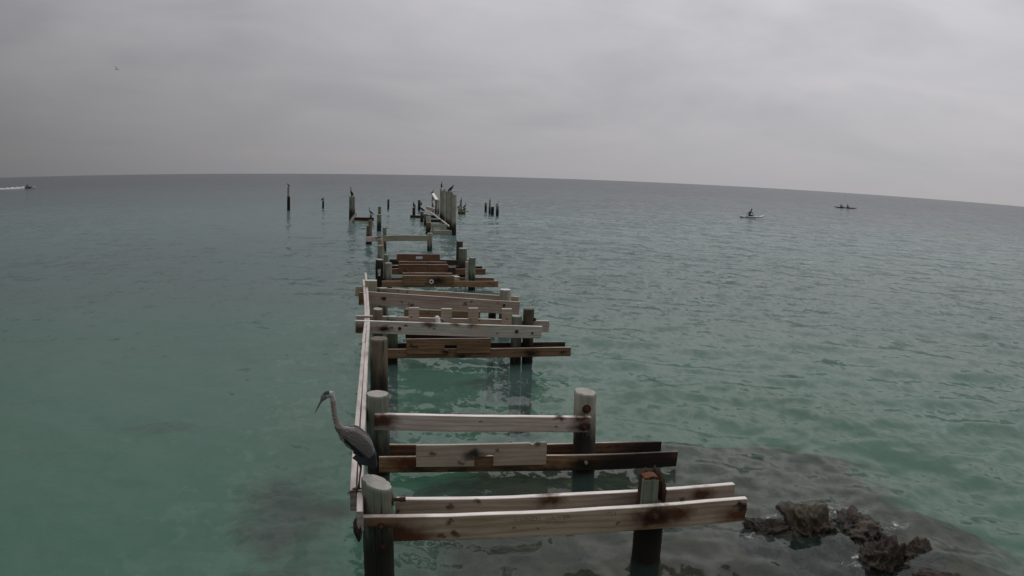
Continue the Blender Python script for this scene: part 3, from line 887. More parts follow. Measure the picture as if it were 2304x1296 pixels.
# ------------------------------------------------------------------ landing with a row of tall posts
ORD = ['nearest', 'second', 'third', 'fourth', 'fifth', 'sixth', 'seventh', 'farthest']
for i in range(7):
    y = 54.4 + 2.85 * i
    x = 5.02 + 0.060 * i
    o = pile(None, x, y, 0.145 if i == 0 else 0.082 + 0.014 * (i % 3), 2.84 + 0.06 * ((i * 7) % 5 - 2), 'pale' if i % 2 == 0 else 'grey', 0.75, name='tall_post',
             lean=(R(0.4 * ((i * 5) % 3 - 1)), 0))
    lb = {0: 'nearest of the tall posts in the far row, capped with a white board', 6: 'farthest of the tall posts in the receding row'}.get(
        i, '%s tall post from the near end of the far row' % ORD[i])
    tag(o, lb, 'post', 'row of tall posts on the far landing')
    if i == 0:
        board(o, 4.93, 2.96, 5.34, 2.95, 54.4, 0.05, 0.34, 'pink', name='cap_board', toplit_bleach=1.0)
LEFT = [(3.38, 55.4, 0.18, 0.78, 'brown', 'nearest'), (3.62, 59.5, 0.18, 0.96, 'pale', 'second'), (3.67, 64.0, 0.15, 0.93, 'brown', 'third'),
        (3.66, 69.5, 0.14, 0.85, 'brown', 'fourth'), (3.24, 76.0, 0.14, 0.95, 'dark', 'fifth'), (4.48, 91.5, 0.15, 1.16, 'dark', 'farthest')]
for (x, y, r_, tp, kd, od) in LEFT:
    if od in ('nearest', 'second', 'third', 'fourth'):
        e = thing('landing_frame', (x + 0.8, y, 0), '%s low frame of the far landing, stubby pile with a beam' % od, 'pier frame', 'low frames of the far landing')
        pile(e, x, y, r_, tp, kd, 0.45)
        zt = {'nearest': 0.26, 'second': 0.44, 'third': 0.55, 'fourth': 0.6}[od]
        board(e, x + 0.1, zt, 5.0, zt - 0.02, y - 0.2, 0.24, 0.10, 'dark' if od in ('third', 'fourth') else 'olive', toplit_bleach=0.6)
        if od == 'nearest':
            board(e, x + 0.25, 0.62, 3.75, -0.3, y - 0.5, 0.10, 0.08, 'olive', name='brace')
            board(e, x - 0.2, 0.12, 4.9, 0.10, y + 0.1, 0.2, 0.1, 'dark')
    else:
        o = pile(None, x, y, r_, tp, kd, 0.6, name='pier_pile')
        tag(o, 'dark pile with a crouching black bird on top at the far end of the landing' if od == 'fifth' else 'dark pile behind the far landing with a bird against its right side', 'pile')
        if od == 'fifth':
            board(o, x - 0.35, 0.25, x + 0.6, 0.22, y - 0.1, 0.4, 0.2, 'dark', name='footing_block')
# stair-like frame at the far end of the tall posts, with a long fallen pole
G = thing('gangway_frame', (5.8, 84, 0), 'weathered gangway frame with a white sloping handrail at the far end of the tall posts', 'gangway')
pile(G, 5.77, 88.0, 0.11, 1.95, 'grey', 0.6, name='post')
pile(G, 5.86, 84.0, 0.10, 1.42, 'brown', 0.5, name='post')
pile(G, 6.06, 83.5, 0.10, 1.42, 'pale', 0.5, name='post')
board(G, 5.75, 2.06, 5.93, 1.50, 88.0, 0.22, 0.30, 'pink', name='handrail', y1=84.0, toplit_bleach=1.0)
board(G, 5.76, 1.25, 5.86, 0.55, 88.0, 0.12, 0.06, 'pale' if False else 'pink', name='brace', y1=84.0)
board(G, 5.2, 0.62, 5.9, 0.5, 88.2, 0.35, 0.25, 'grey', name='footing_block', y1=85.0)
pl = board(None, 4.62, 0.70, 5.10, 0.36, 72.5, 0.10, 0.10, 'olive', name='fallen_pole', y1=57.2, toplit_bleach=0.4)
tag(pl, 'long pale pole lying aslant along the foot of the tall posts', 'pole')
# cluster of broken stumps with birds, right of the tall posts
C = thing('broken_pile_cluster', (8.6, 84, 0), 'yellowish cluster of broken stumps tied together, carrying three black birds', 'stumps')
M_YEL = (0.20, 0.18, 0.09), (0.08, 0.07, 0.035)
PILE_KINDS['yellow'] = M_YEL
for (x, y, r_, tp, ln) in ((8.30, 84.0, 0.13, 0.62, 3), (8.47, 84.2, 0.075, 1.2, -2), (8.62, 83.9, 0.12, 0.55, -4), (8.84, 84.0, 0.13, 0.68, 4), (8.45, 83.7, 0.12, 0.48, 7)):
    pile(C, x, y, r_, tp, 'yellow', 0.1, lean=(R(ln), R(ln * 0.6)), jag=0.06, name='stump')
board(C, 8.15, 0.40, 9.25, 0.36, 83.7, 0.12, 0.08, 'olive', name='tie_board')
RIGHT = [(11.90, 90.5, 0.135, 1.05, 'leftmost pile of the small group right of the tall posts'),
         (11.66, 85.4, 0.11, 1.22, 'slim pile with an upright bird in the small group right of the tall posts'),
         (11.62, 83.0, 0.16, 0.89, 'stubby wide pile at the foot of the slim pile in the right hand group'),
         (11.88, 81.3, 0.15, 1.10, 'rightmost pile of the small far group, with a bird looking right')]
for (x, y, r_, tp, lb) in RIGHT:
    tag(pile(None, x, y, r_, tp, 'dark' if tp < 1 else 'grey', 0.75, name='pier_pile', end=M_END_PALE), lb, 'pile', 'small group of far piles on the right')

# ------------------------------------------------------------------ side rail of two planks bolted to the left piles
RAIL = thing('side_rail', (-0.22, 14, 0), 'long bleached double plank running along the left side of the pier', 'rail')
RM = [wood('bleached_rail_timber', (0.40, 0.345, 0.305), (0.19, 0.15, 0.125), seed=400 + k, toplit_bleach=0.45, knots=0) for k in range(2)]


def rail_plank(xo, wdt, y0, y1, hh, mat, seed):
    bm = bmesh.new()
    n = 60
    rings = []
    for k in range(n + 1):
        y = y0 + (y1 - y0) * k / n
        bend = -0.17 * max(0.0, (y - 16.2) / 5.6) ** 1.5 - 0.012 * math.sin((y - 7) * 0.33)
        zt = 0.945 + 0.012 * math.sin(y * 0.9) + 0.40 * max(0.0, (y - 17.8) / 4.1) ** 2 - 0.05 * max(0, (8.2 - y))
        x = -0.228 + bend + 0.006 * math.sin(y * 0.55 + seed)
        ch = 0.006
        jit = 0.003 * mnoise.noise(Vector((y * 2.5, seed, 0)))
        ee = 0.02 * mnoise.noise(Vector((seed * 2, k, 3))) if k in (0, n) else 0
        sec = [(-wdt / 2, -hh), (wdt / 2, -hh), (wdt / 2, -ch), (wdt / 2 - ch, 0), (-wdt / 2 + ch, 0), (-wdt / 2, -ch)]
        rings.append([bm.verts.new((-(y + ee * (1 + i * 0.7)), xo + x + sx + jit, zt + sz + jit)) for i, (sx, sz) in enumerate(sec)])
    for k in range(n):
        for i in range(6):
            bm.faces.new((rings[k][i], rings[k][(i + 1) % 6], rings[k + 1][(i + 1) % 6], rings[k + 1][i]))
    bm.faces.new(rings[0]); bm.faces.new(rings[-1][::-1])
    # local x is the grain direction: turn it onto world y
    return mobj('plank', bm_mesh(bm, 'rail_plank'), mat, RAIL, Matrix.Rotation(R(-90), 4, 'Z'))


rail_plank(-0.034, 0.062, 7.52, 14.6, 0.20, RM[0], 1.0)
rail_plank(-0.032, 0.060, 14.63, 21.3, 0.19, RM[0], 3.0)
rail_plank(0.034, 0.062, 7.10, 21.9, 0.20, RM[1], 2.0)
# rotten lower end of the rail by the nearest pile
bm = bmesh.new()
bmesh.ops.create_icosphere(bm, subdivisions=3, radius=0.075)
for v in bm.verts:
    q = mnoise.noise(v.co * 22)
    v.co *= 1 + 0.45 * q
    v.co.z *= 1.6
    v.co.x *= 0.6
mobj('rotten_end', bm_mesh(bm, 'rotten_end'), simple('rotten_wood', (0.03, 0.018, 0.012), 0.95, 0.6, 30), RAIL, Matrix.Translation((-0.215, 7.16, 0.70)))

# ------------------------------------------------------------------ rocks
m_rock, t = new_mat('reef_rock')
geo = t.n('ShaderNodeNewGeometry')
pos = geo.outputs['Position']
n1 = t.noise(pos, 6.0, 7, 0.68, 0.5)
n2 = t.noise(pos, 2.2, 4, 0.6)
c = t.mix(t.ramp(n1, [(0.32, 0), (0.68, 1)]), (0.005, 0.004, 0.003), (0.056, 0.034, 0.023))
c = t.mix(t.ramp(n2, [(0.46, 0), (0.60, 0.8)]), c, t.mix(n1, (0.022, 0.018, 0.008), (0.095, 0.074, 0.036)))
wz = t.n('ShaderNodeSeparateXYZ', {0: pos}).outputs[2]
wetf = t.ramp(t.math('ADD', t.math('MULTIPLY', wz, 3.0), t.math('SUBTRACT', n1, 0.35)), [(0.05, 1), (0.5, 0)])
c = t.mix(t.math('MULTIPLY', wetf, 0.7), c, (0.010, 0.009, 0.007))
finish(t, c, 0.75, n1, 0.9, 0.06, 0.4)


def rock(x, y, z, sx, sy, sz, seed, label):
    bm = bmesh.new()
    bmesh.ops.create_icosphere(bm, subdivisions=6, radius=1.0)
    rk = random.Random(int(seed * 10))
    # a few random cutting planes give broken faces, noise gives the pitted surface
    cuts = []
    for _ in range(11):
        d = Vector((rk.gauss(0, 1), rk.gauss(0, 1), rk.gauss(0.25, 0.7))).normalized()
        cuts.append((d, rk.uniform(0.55, 0.95)))
    for v in bm.verts:
        d = v.co.normalized()
        rad = 1.15
        for (cn, cd) in cuts:
            k = d.dot(cn)
            if k > 0.05:
                rad = min(rad, cd / k)
        q = d * 1.1 + Vector((seed, seed * 0.7, 0))
        rdg = sum(am * (1 - 2.2 * abs(mnoise.noise(q * fr + Vector((fr, 0, 0))))) for fr, am in ((1.6, 0.20), (3.4, 0.13), (7.0, 0.075), (14.0, 0.04)))
        rad *= 0.86 + rdg
        v.co = Vector((d.x * sx * rad, d.y * sy * rad, d.z * rad * sz))
    o = mobj('reef_rock', bm_mesh(bm, 'reef_rock', True), m_rock, None, Matrix.Translation((x, y, z)) @ Matrix.Rotation(seed, 4, 'Z'))
    return tag(o, label, 'rock', 'rocks breaking the water at lower right')


rock(5.10, 7.98, -0.15, 0.60, 0.36, 0.33, 1.3, 'reddish brown humped rock nearest the end of the long front beam')
rock(5.70, 7.90, -0.16, 0.62, 0.36, 0.27, 4.1, 'flat topped yellowish rock joined to the right of the humped rock')
rock(5.44, 6.84, -0.15, 0.44, 0.32, 0.36, 7.7, 'jagged dark rock below the yellowish one')
rock(5.94, 6.84, -0.16, 0.38, 0.26, 0.32, 2.9, 'small pointed rock just right of the jagged dark rock')
rock(5.66, 6.00, -0.11, 0.62, 0.32, 0.27, 9.2, 'reddish rock cut by the lower edge of the picture')
rock(4.50, 8.02, -0.13, 0.38, 0.24, 0.21, 5.5, 'low mottled rock washed by foam left of the humped rock')


# ------------------------------------------------------------------ animals and people: fused sweeps
def tube(bm, pts, rad, n=14, side=Vector((0, 1, 0))):
    """Closed sweep through pts; rad entries are r or (r_side, r_up)."""
    pts = [Vector(p_) for p_ in pts]
    rings = []
    for k, p_ in enumerate(pts):
        a, b = pts[max(k - 1, 0)], pts[min(k + 1, len(pts) - 1)]
        tg = (b - a).normalized()
        s = side - tg * side.dot(tg)
        if s.length < 0.1:
            s = Vector((1, 0, 0)) - tg * tg.x
        s.normalize()
        u = tg.cross(s)
        rs, ru = rad[k] if isinstance(rad[k], tuple) else (rad[k], rad[k])
        rings.append([bm.verts.new(p_ + s * rs * math.cos(6.28319 * i / n) + u * ru * math.sin(6.28319 * i / n)) for i in range(n)])
    for k in range(len(rings) - 1):
        for i in range(n):
            bm.faces.new((rings[k][i], rings[k][(i + 1) % n], rings[k + 1][(i + 1) % n], rings[k + 1][i]))
    bm.faces.new(rings[0][::-1])
    bm.faces.new(rings[-1])


def spline(pts, rads, sub=5):
    """Catmull-Rom through control points with radii."""
    P = [Vector(p_) for p_ in pts]
    Q = [r_ if isinstance(r_, tuple) else (r_, r_) for r_ in rads]
    op, orr = [], []
    for k in range(len(P) - 1):
        p0, p1, p2_, p3 = P[max(k - 1, 0)], P[k], P[k + 1], P[min(k + 2, len(P) - 1)]
        for j in range(sub):
            u = j / sub
            op.append(0.5 * ((2 * p1) + (p2_ - p0) * u + (2 * p0 - 5 * p1 + 4 * p2_ - p3) * u * u + (3 * p1 - p0 - 3 * p2_ + p3) * u ** 3))
            e = u * u * (3 - 2 * u)
            orr.append((Q[k][0] * (1 - e) + Q[k + 1][0] * e, Q[k][1] * (1 - e) + Q[k + 1][1] * e))
    op.append(P[-1]); orr.append(Q[-1])
    return op, orr


def sweep(bm, pts, rads, n=14, sub=5, side=Vector((0, 1, 0))):
    tube(bm, *spline(pts, rads, sub), n=n, side=side)


def fuse(bm, name, voxel, smooth_it=2):
    bmesh.ops.recalc_face_normals(bm, faces=bm.faces[:])
    me = bpy.data.meshes.new(name + '_raw')
    bm.to_mesh(me)
    bm.free()
    o = link(bpy.data.objects.new('fuse_tmp', me))
    md = o.modifiers.new('r', 'REMESH')
    md.mode, md.voxel_size, md.use_smooth_shade = 'VOXEL', voxel, True
    if smooth_it:
        sm = o.modifiers.new('s', 'SMOOTH')
        sm.iterations, sm.factor = smooth_it, 0.4
    dg = bpy.context.evaluated_depsgraph_get()
    out = bpy.data.meshes.new_from_object(o.evaluated_get(dg))
    out.name = name
    bpy.data.objects.remove(o)
    return out


def paint(me, fn):
    at = me.color_attributes.new('Col', 'FLOAT_COLOR', 'POINT')
    n = len(me.vertices)
    co = np.empty(n * 3, np.float32)
    me.vertices.foreach_get('co', co)
    co = co.reshape(-1, 3)
    out = np.ones((n, 4), np.float32)
    for i in range(n):
        out[i, :3] = fn(Vector(co[i]))
    at.data.foreach_set('color', out.ravel())


# ---- heron: local frame = world offset from its feet, facing -x
bm = bmesh.new()
HX, HY, HZ = -0.232, 7.56, 0.905


def hp(x, z, y=0.0):
    return (x - HX, y, z - 0.857)


# trunk from breast to tail
sweep(bm, [hp(-0.385, 1.49), hp(-0.335, 1.47), hp(-0.255, 1.425), hp(-0.165, 1.345), hp(-0.10, 1.25), hp(-0.062, 1.175), hp(-0.035, 1.115)],
      [(0.022, 0.040), (0.055, 0.080), (0.085, 0.108), (0.086, 0.105), (0.062, 0.074), (0.038, 0.042), (0.020, 0.014)], n=20)
# neck, S bend, head
sweep(bm, [hp(-0.31, 1.47), hp(-0.375, 1.515), hp(-0.412, 1.60), hp(-0.430, 1.69), hp(-0.438, 1.77), hp(-0.444, 1.835), hp(-0.464, 1.868), hp(-0.495, 1.862)],
      [(0.054, 0.066), (0.036, 0.046), (0.026, 0.031), (0.022, 0.026), (0.021, 0.025), (0.022, 0.027), (0.027, 0.030), (0.028, 0.028)], n=14)
sweep(bm, [hp(-0.452, 1.868), hp(-0.490, 1.864), hp(-0.525, 1.838), hp(-0.550, 1.805)], [(0.026, 0.028), (0.033, 0.036), (0.027, 0.031), (0.015, 0.016)], n=12)
# bill
sweep(bm, [hp(-0.540, 1.818), hp(-0.575, 1.760), hp(-0.622, 1.668)], [(0.011, 0.014), (0.008, 0.010), (0.003, 0.003)], n=8, sub=4)
# crest plumes behind the eye
for s_ in (-0.008, 0.008):
    sweep(bm, [hp(-0.50, 1.888, s_), hp(-0.455, 1.892, s_), hp(-0.405, 1.870, s_ * 2)], [0.007, 0.005, 0.002], n=6, sub=4)
# folded wings lying along the flanks, with dark flight feathers
for s_ in (-1, 1):
    sweep(bm, [hp(-0.325, 1.475, 0.055 * s_), hp(-0.25, 1.455, 0.084 * s_), hp(-0.165, 1.365, 0.090 * s_), hp(-0.095, 1.255, 0.066 * s_), hp(-0.045, 1.14, 0.030 * s_)],
          [(0.016, 0.040), (0.022, 0.082), (0.022, 0.088), (0.018, 0.062), (0.008, 0.018)], n=14)
    for j in range(5):
        sweep(bm, [hp(-0.21 - 0.012 * j, 1.30 - 0.012 * j, 0.080 * s_), hp(-0.13 - 0.008 * j, 1.20 - 0.006 * j, 0.062 * s_), hp(-0.055 - 0.006 * j, 1.105 + 0.012 * j, 0.030 * s_)],
              [(0.006, 0.012), (0.006, 0.013), (0.004, 0.006)], n=6, sub=4)
    # leg: feathered thigh, backward hock, shank, toes
    y_ = 0.035 * s_
    fx = -0.228 if s_ < 0 else -0.206
    sweep(bm, [hp(-0.20, 1.27, y_), hp(-0.196, 1.20, y_), hp(-0.184, 1.125, y_)], [(0.034, 0.036), (0.022, 0.022), (0.0095, 0.0095)], n=10)
    sweep(bm, [hp(-0.184, 1.13, y_), hp(-0.183, 1.117, y_), hp(-0.200, 1.00, y_), hp(fx, 0.875, y_)], [0.009, 0.0105, 0.0075, 0.0085], n=8)
    for (ax, ay) in ((-0.085, -0.028), (-0.10, 0.0), (-0.08, 0.032), (0.055, 0.004)):
        sweep(bm, [hp(fx, 0.876, y_), hp(fx + ax * 0.45, 0.880, y_ + ay * 0.5), hp(fx + ax * 0.8, 0.868, y_ + ay * 0.85), hp(fx + ax, 0.852, y_ + ay)],
              [0.008, 0.0075, 0.006, 0.0035], n=7, sub=3)
# overlapping covert feathers on both wings
rf = random.Random(12)
for s_ in (-1, 1):
    for iu in range(9):
        for iv in range(5):
            u = (iu + 0.5 * (iv % 2)) / 9
            cx_, cz_ = -0.30 + 0.235 * u, 1.468 - 0.275 * u
            ox = (iv - 2) * 0.030 * (1 - 0.45 * u)
            x_, z_ = cx_ + ox * 0.72, cz_ + ox * 0.70
            yy = s_ * (0.098 - 0.05 * u * u - 0.0022 * (iv - 2) ** 2)
            sweep(bm, [hp(x_ - 0.012, z_ + 0.016, yy), hp(x_ + 0.008, z_ - 0.010, yy + 0.004 * s_), hp(x_ + 0.032, z_ - 0.042, yy - 0.002 * s_)],
                  [(0.003, 0.007), (0.0055, 0.013), (0.002, 0.003)], n=7, sub=3)
# breast plumes
rp = random.Random(3)
for j in range(16):
    u = rp.random()
    x_, z_ = -0.40 + 0.13 * u, 1.545 - 0.16 * u
    yy = rp.uniform(-0.04, 0.04)
    sweep(bm, [hp(x_ + 0.03, z_ + 0.03, yy), hp(x_ + 0.012, z_ - 0.035, yy), hp(x_ + 0.03 + 0.02 * u, z_ - 0.105, yy * 1.2)], [(0.006, 0.008), (0.005, 0.007), 0.002], n=6, sub=3)
hme = fuse(bm, 'great_heron', 0.0042, 1)


def heron_col(c):
    x, z = c.x + HX, c.z + 0.857
    st = 0.5 + 0.5 * math.sin((x * 0.6 + z) * 190 + 6 * mnoise.noise(c * 18))
    body_ = Vector((0.150, 0.138, 0.134)) * (0.72 + 0.4 * st)
    if z < 1.135:
        if x > -0.15:
            return Vector((0.030, 0.028, 0.030))
        return Vector((0.070, 0.050, 0.038)) if z > 0.9 else Vector((0.060, 0.042, 0.032))
    if x < -0.545 and z < 1.822:                                  # bill
        return Vector((0.085, 0.070, 0.045)) if (z - 1.668) * 0.52 + (x + 0.622) * -0.86 < 0.0 else Vector((0.16, 0.13, 0.10))
    if z > 1.80:
        if z > 1.868 and x < -0.47 or (x < -0.47 and z > 1.835 and abs(c.y) > 0.012 and z > 1.872):
            return Vector((0.045, 0.047, 0.055))
        if x < -0.515 and z > 1.80 and z < 1.835:
            return Vector((0.20, 0.19, 0.175))
        return Vector((0.42, 0.40, 0.38)) if x > -0.50 else Vector((0.15, 0.155, 0.16))
    if z > 1.53:                                                  # neck: greyish, streaked dark in front
        front = x < -0.392 - (z - 1.53) * 0.19 - 0.012
        base_ = Vector((0.250, 0.222, 0.205))
        if front:
            return Vector((0.33, 0.30, 0.27)) * (0.30 + 0.9 * st)
        return base_ * (0.9 + 0.25 * st)
    d_ = (x + 0.36) * 0.70 + (1.49 - z) * 0.71                     # along the back
    across = (x + 0.36) * 0.71 + (z - 1.49) * 0.70                 # up is the back
    if across < -0.035 and d_ < 0.20:
        return Vector((0.27, 0.255, 0.235)) * (0.30 + 0.95 * st)
    if -0.035 <= across < 0.0 and 0.06 < d_ < 0.30:
        return Vector((0.018, 0.017, 0.018))                      # black shoulder bar
    if d_ > 0.36:
        return Vector((0.035, 0.035, 0.040))
    if across < 0.012 and d_ > 0.16:
        return Vector((0.045, 0.045, 0.050))
    return body_


paint(hme, heron_col)
M_FEATHER = color_attr_mat('feathers', 0.8, 60, 0.35, (1, 1, 1))
her = mobj('heron', hme, M_FEATHER, None, Matrix.Translation((HX, HY, HZ + 0.0)))
tag(her, 'tall grey heron perched on the near end of the side rail, bill pointing down left', 'heron')
bm = bmesh.new()
bmesh.ops.create_icosphere(bm, subdivisions=2, radius=0.0062)
mobj('eye', bm_mesh(bm, 'eye', True), simple('yellow_eye', (0.35, 0.25, 0.03), 0.2, 0.1), her, Matrix.Translation((HX - 0.515 - HX, HY - 0.026, HZ + 1.848 - 0.857)))

# ---- cormorants
def cormorant(kind):
    """Faces +x, feet at the origin; about 0.7 m tall with the neck up."""
    bm = bmesh.new()
    if kind == 'upright':
        sweep(bm, [(-0.17, 0, 0.02), (-0.11, 0, 0.10), (-0.05, 0, 0.22), (0.02, 0, 0.34), (0.05, 0, 0.43)],
              [(0.05, 0.015), (0.075, 0.05), (0.105, 0.095), (0.09, 0.085), (0.045, 0.05)], n=12)
        sweep(bm, [(0.03, 0, 0.38), (0.075, 0, 0.48), (0.055, 0, 0.58), (0.05, 0, 0.65), (0.09, 0, 0.69)], [0.05, 0.034, 0.028, 0.026, 0.028], n=10)
        sweep(bm, [(0.08, 0, 0.695), (0.14, 0, 0.70), (0.20, 0, 0.695)], [0.022, 0.012, 0.006], n=8, sub=3)
    elif kind == 'crouched':
        sweep(bm, [(-0.28, 0, 0.03), (-0.18, 0, 0.09), (-0.04, 0, 0.20), (0.08, 0, 0.28), (0.13, 0, 0.31)],
              [(0.05, 0.012), (0.08, 0.05), (0.11, 0.095), (0.09, 0.085), (0.05, 0.06)], n=12)
        sweep(bm, [(0.09, 0, 0.28), (0.16, 0, 0.36), (0.14, 0, 0.44), (0.18, 0, 0.47)], [0.055, 0.042, 0.036, 0.034], n=10)
        sweep(bm, [(0.17, 0, 0.47), (0.24, 0, 0.46), (0.29, 0, 0.44)], [0.024, 0.013, 0.006], n=8, sub=3)
    else:                                             # long neck stretched
        sweep(bm, [(-0.34, 0, 0.0), (-0.22, 0, 0.07), (-0.08, 0, 0.17), (0.04, 0, 0.26), (0.10, 0, 0.32)],
              [(0.05, 0.012), (0.07, 0.045), (0.10, 0.085), (0.085, 0.075), (0.045, 0.05)], n=12)
        sweep(bm, [(0.06, 0, 0.28), (0.13, 0, 0.38), (0.12, 0, 0.50), (0.10, 0, 0.60), (0.14, 0, 0.65)], [0.05, 0.034, 0.026, 0.025, 0.028], n=10)
        sweep(bm, [(0.13, 0, 0.655), (0.20, 0, 0.67), (0.26, 0, 0.675)], [0.022, 0.012, 0.006], n=8, sub=3)
    for s_ in (-1, 1):
        sweep(bm, [(0.0, 0.05 * s_, 0.20), (0.01, 0.05 * s_, 0.09), (0.0, 0.05 * s_, 0.015), (0.07, 0.055 * s_, 0.008)], [0.04, 0.022, 0.014, 0.010], n=8, sub=3)
    me = fuse(bm, 'cormorant_' + kind, 0.011, 1)
    paint(me, lambda c: Vector((0.020, 0.020, 0.022)) if not (c.x > 0.13 and c.z > 0.40) else Vector((0.09, 0.075, 0.045)))
    return me


CM = {k: cormorant(k) for k in ('upright', 'crouched', 'stretched')}
pale_me = CM['crouched'].copy()
a_ = pale_me.color_attributes['Col']
for i, v in enumerate(pale_me.vertices):
    if v.co.x > 0.02 + 0.1 * (0.3 - v.co.z) and v.co.z > 0.1:
        a_.data[i].color = (0.42, 0.41, 0.39, 1)
CM['pale'] = pale_me
for me in CM.values():
    me.materials.append(M_FEATHER)
BIRDS = [  # kind, x, y, z, scale, heading (0 = facing +x/right), label
    ('crouched', -9.90, 88.1, 2.60, 0.72, 160, 'small hunched dark bird on the tall thin pile at far left'),
    ('pale', -6.55, 94.7, 0.88, 1.08, 20, 'white breasted bird on the short far pile'),
    ('upright', -2.33, 67.9, 2.12, 1.10, 200, 'big black bird on the tall posts of the far left frame'),
    ('stretched', -0.72, 67.95, 0.66, 0.88, 180, 'black bird with raised neck on the low stub facing left'),
    ('crouched', 3.24, 76.0, 0.95, 1.10, 110, 'crouching black bird on the dark pile at the left end of the landing'),
    ('crouched', 4.72, 91.6, 0.55, 0.95, 60, 'black bird against the pile behind the landing'),
    ('crouched', 3.66, 69.5, 0.86, 1.0, 175, 'dark bird bent forward on a stub of the landing'),
    ('stretched', 5.72, 87.9, 2.00, 0.78, 30, 'bird on the upper end of the white sloping handrail'),
    ('upright', 5.43, 71.4, 2.90, 0.82, 80, 'black upright bird on a far tall post'),
    ('crouched', 5.02, 57.2, 2.90, 0.92, 15, 'plump black bird near the white capped post'),
    ('stretched', 8.26, 84.0, 0.62, 0.85, 10, 'left bird of three on the yellowish stumps'),
    ('upright', 8.47, 84.2, 1.20, 0.80, 70, 'topmost bird of three on the yellowish stumps'),
    ('stretched', 8.86, 84.0, 0.68, 0.88, 20, 'right bird of three on the yellowish stumps'),
    ('upright', 11.66, 85.4, 1.22, 0.72, 85, 'upright black bird on the slim pile of the right group'),
    ('stretched', 11.86, 81.3, 1.10, 0.62, 10, 'black bird looking right on the rightmost pile'),
]
for (kd, x, y, z, sc, hd, lb) in BIRDS:
    o = link(bpy.data.objects.new('cormorant', CM[kd]))
    o.location, o.rotation_euler, o.scale = (x, y, z - 0.005), (0, 0, R(hd)), (sc, sc, sc)
    tag(o, lb, 'bird', 'seabirds perched on the old piles')

# ---- gull in flight
bm = bmesh.new()
sweep(bm, [(-0.24, 0, 0.01), (-0.1, 0, 0.0), (0.05, 0, 0.0), (0.17, 0, 0.02), (0.24, 0, 0.02)], [(0.05, 0.01), 0.05, 0.065, 0.04, 0.015], n=10)
for s_ in (-1, 1):
    sweep(bm, [(0.04, 0.03 * s_, 0.02), (0.07, 0.25 * s_, 0.16), (0.0, 0.48 * s_, 0.22), (-0.10, 0.68 * s_, 0.18)],
          [(0.07, 0.018), (0.075, 0.014), (0.055, 0.011), (0.012, 0.006)], n=10, side=Vector((1, 0, 0)))
gme = fuse(bm, 'gull', 0.012, 1)
paint(gme, lambda c: Vector((0.09, 0.09, 0.10)))
gu = mobj('flying_bird', gme, M_FEATHER, None, Matrix.Translation((-40.6, 120.0, 19.86)) @ Matrix.Rotation(R(70), 4, 'Z') @ Matrix.Rotation(R(38), 4, 'X'))
tag(gu, 'small dark bird flying alone high in the left sky', 'bird')

# ---- people
def skin_paint(me, zones, default):
    def fn(c):
        for (test, col_) in zones:
            if test(c):
                return Vector(col_)
        return Vector(default)
    paint(me, fn)


M_PERSON = color_attr_mat('clothed_person', 0.75, 14, 0.2)


def head(bm, c, fwd_):
    c = Vector(c)
    f_ = Vector(fwd_)
    sweep(bm, [c + Vector((0, 0, -0.13)), c + Vector((0, 0, -0.06)) + f_ * 0.01, c + Vector((0, 0, 0.02)), c + Vector((0, 0, 0.09)), c + Vector((0, 0, 0.125))],
          [(0.055, 0.06), (0.068, 0.082), (0.078, 0.096), (0.066, 0.08), (0.02, 0.025)], n=12)
    sweep(bm, [c + f_ * 0.085 + Vector((0, 0, 0.02)), c + f_ * 0.112 + Vector((0, 0, -0.02)), c + f_ * 0.085 + Vector((0, 0, -0.03))], [0.012, 0.016, 0.010], n=6, sub=2)


def hand(bm, w_, d_):
    """Palm at wrist w_ pointing along d_, four fingers and a thumb."""
    w_, d_ = Vector(w_), Vector(d_).normalized()
    s_ = d_.cross(Vector((0, 0, 1)))
    s_ = s_.normalized() if s_.length > 0.1 else Vector((0, 1, 0))
    sweep(bm, [w_, w_ + d_ * 0.05, w_ + d_ * 0.09], [(0.030, 0.018), (0.042, 0.016), (0.040, 0.013)], n=8, sub=2, side=s_)
    for k, ln in enumerate((0.065, 0.078, 0.072, 0.055)):
        b_ = w_ + d_ * 0.085 + s_ * (-0.03 + 0.02 * k)
        sweep(bm, [b_, b_ + d_ * ln * 0.55, b_ + d_ * ln - Vector((0, 0, 0.02))], [0.010, 0.009, 0.007], n=6, sub=2)
    sweep(bm, [w_ + d_ * 0.02 - s_ * 0.03, w_ + d_ * 0.05 - s_ * 0.06, w_ + d_ * 0.09 - s_ * 0.065], [0.012, 0.011, 0.008], n=6, sub=2)


# paddleboarder: sitting on the board, leaning on one arm, the other reaching forward (faces +x)
bm = bmesh.new()
sweep(bm, [(-0.05, 0, 0.08), (-0.03, 0, 0.22), (0.05, 0, 0.42), (0.14, 0, 0.58), (0.19, 0, 0.66), (0.22, 0, 0.74)],
      [(0.17, 0.13), (0.16, 0.12), (0.17, 0.12), (0.18, 0.10), (0.08, 0.07), (0.05, 0.05)], n=16)
head(bm, (0.27, 0, 0.86), (0.95, 0, -0.2))
for s_ in (-1, 1):
    sweep(bm, [(-0.05, 0.09 * s_, 0.10), (0.20, 0.14 * s_, 0.13), (0.42, 0.17 * s_, 0.16)], [0.09, 0.08, 0.055], n=10)
    sweep(bm, [(0.42, 0.17 * s_, 0.16), (0.25, 0.21 * s_, 0.08), (0.02, 0.22 * s_, 0.05), (-0.08, 0.22 * s_, 0.06)], [0.055, 0.05, 0.036, 0.032], n=10)
sweep(bm, [(0.13, -0.17, 0.58), (0.30, -0.21, 0.42), (0.46, -0.20, 0.28), (0.60, -0.18, 0.15)], [0.058, 0.046, 0.038, 0.028], n=10)
hand(bm, (0.59, -0.18, 0.16), (0.7, 0.05, -0.7))
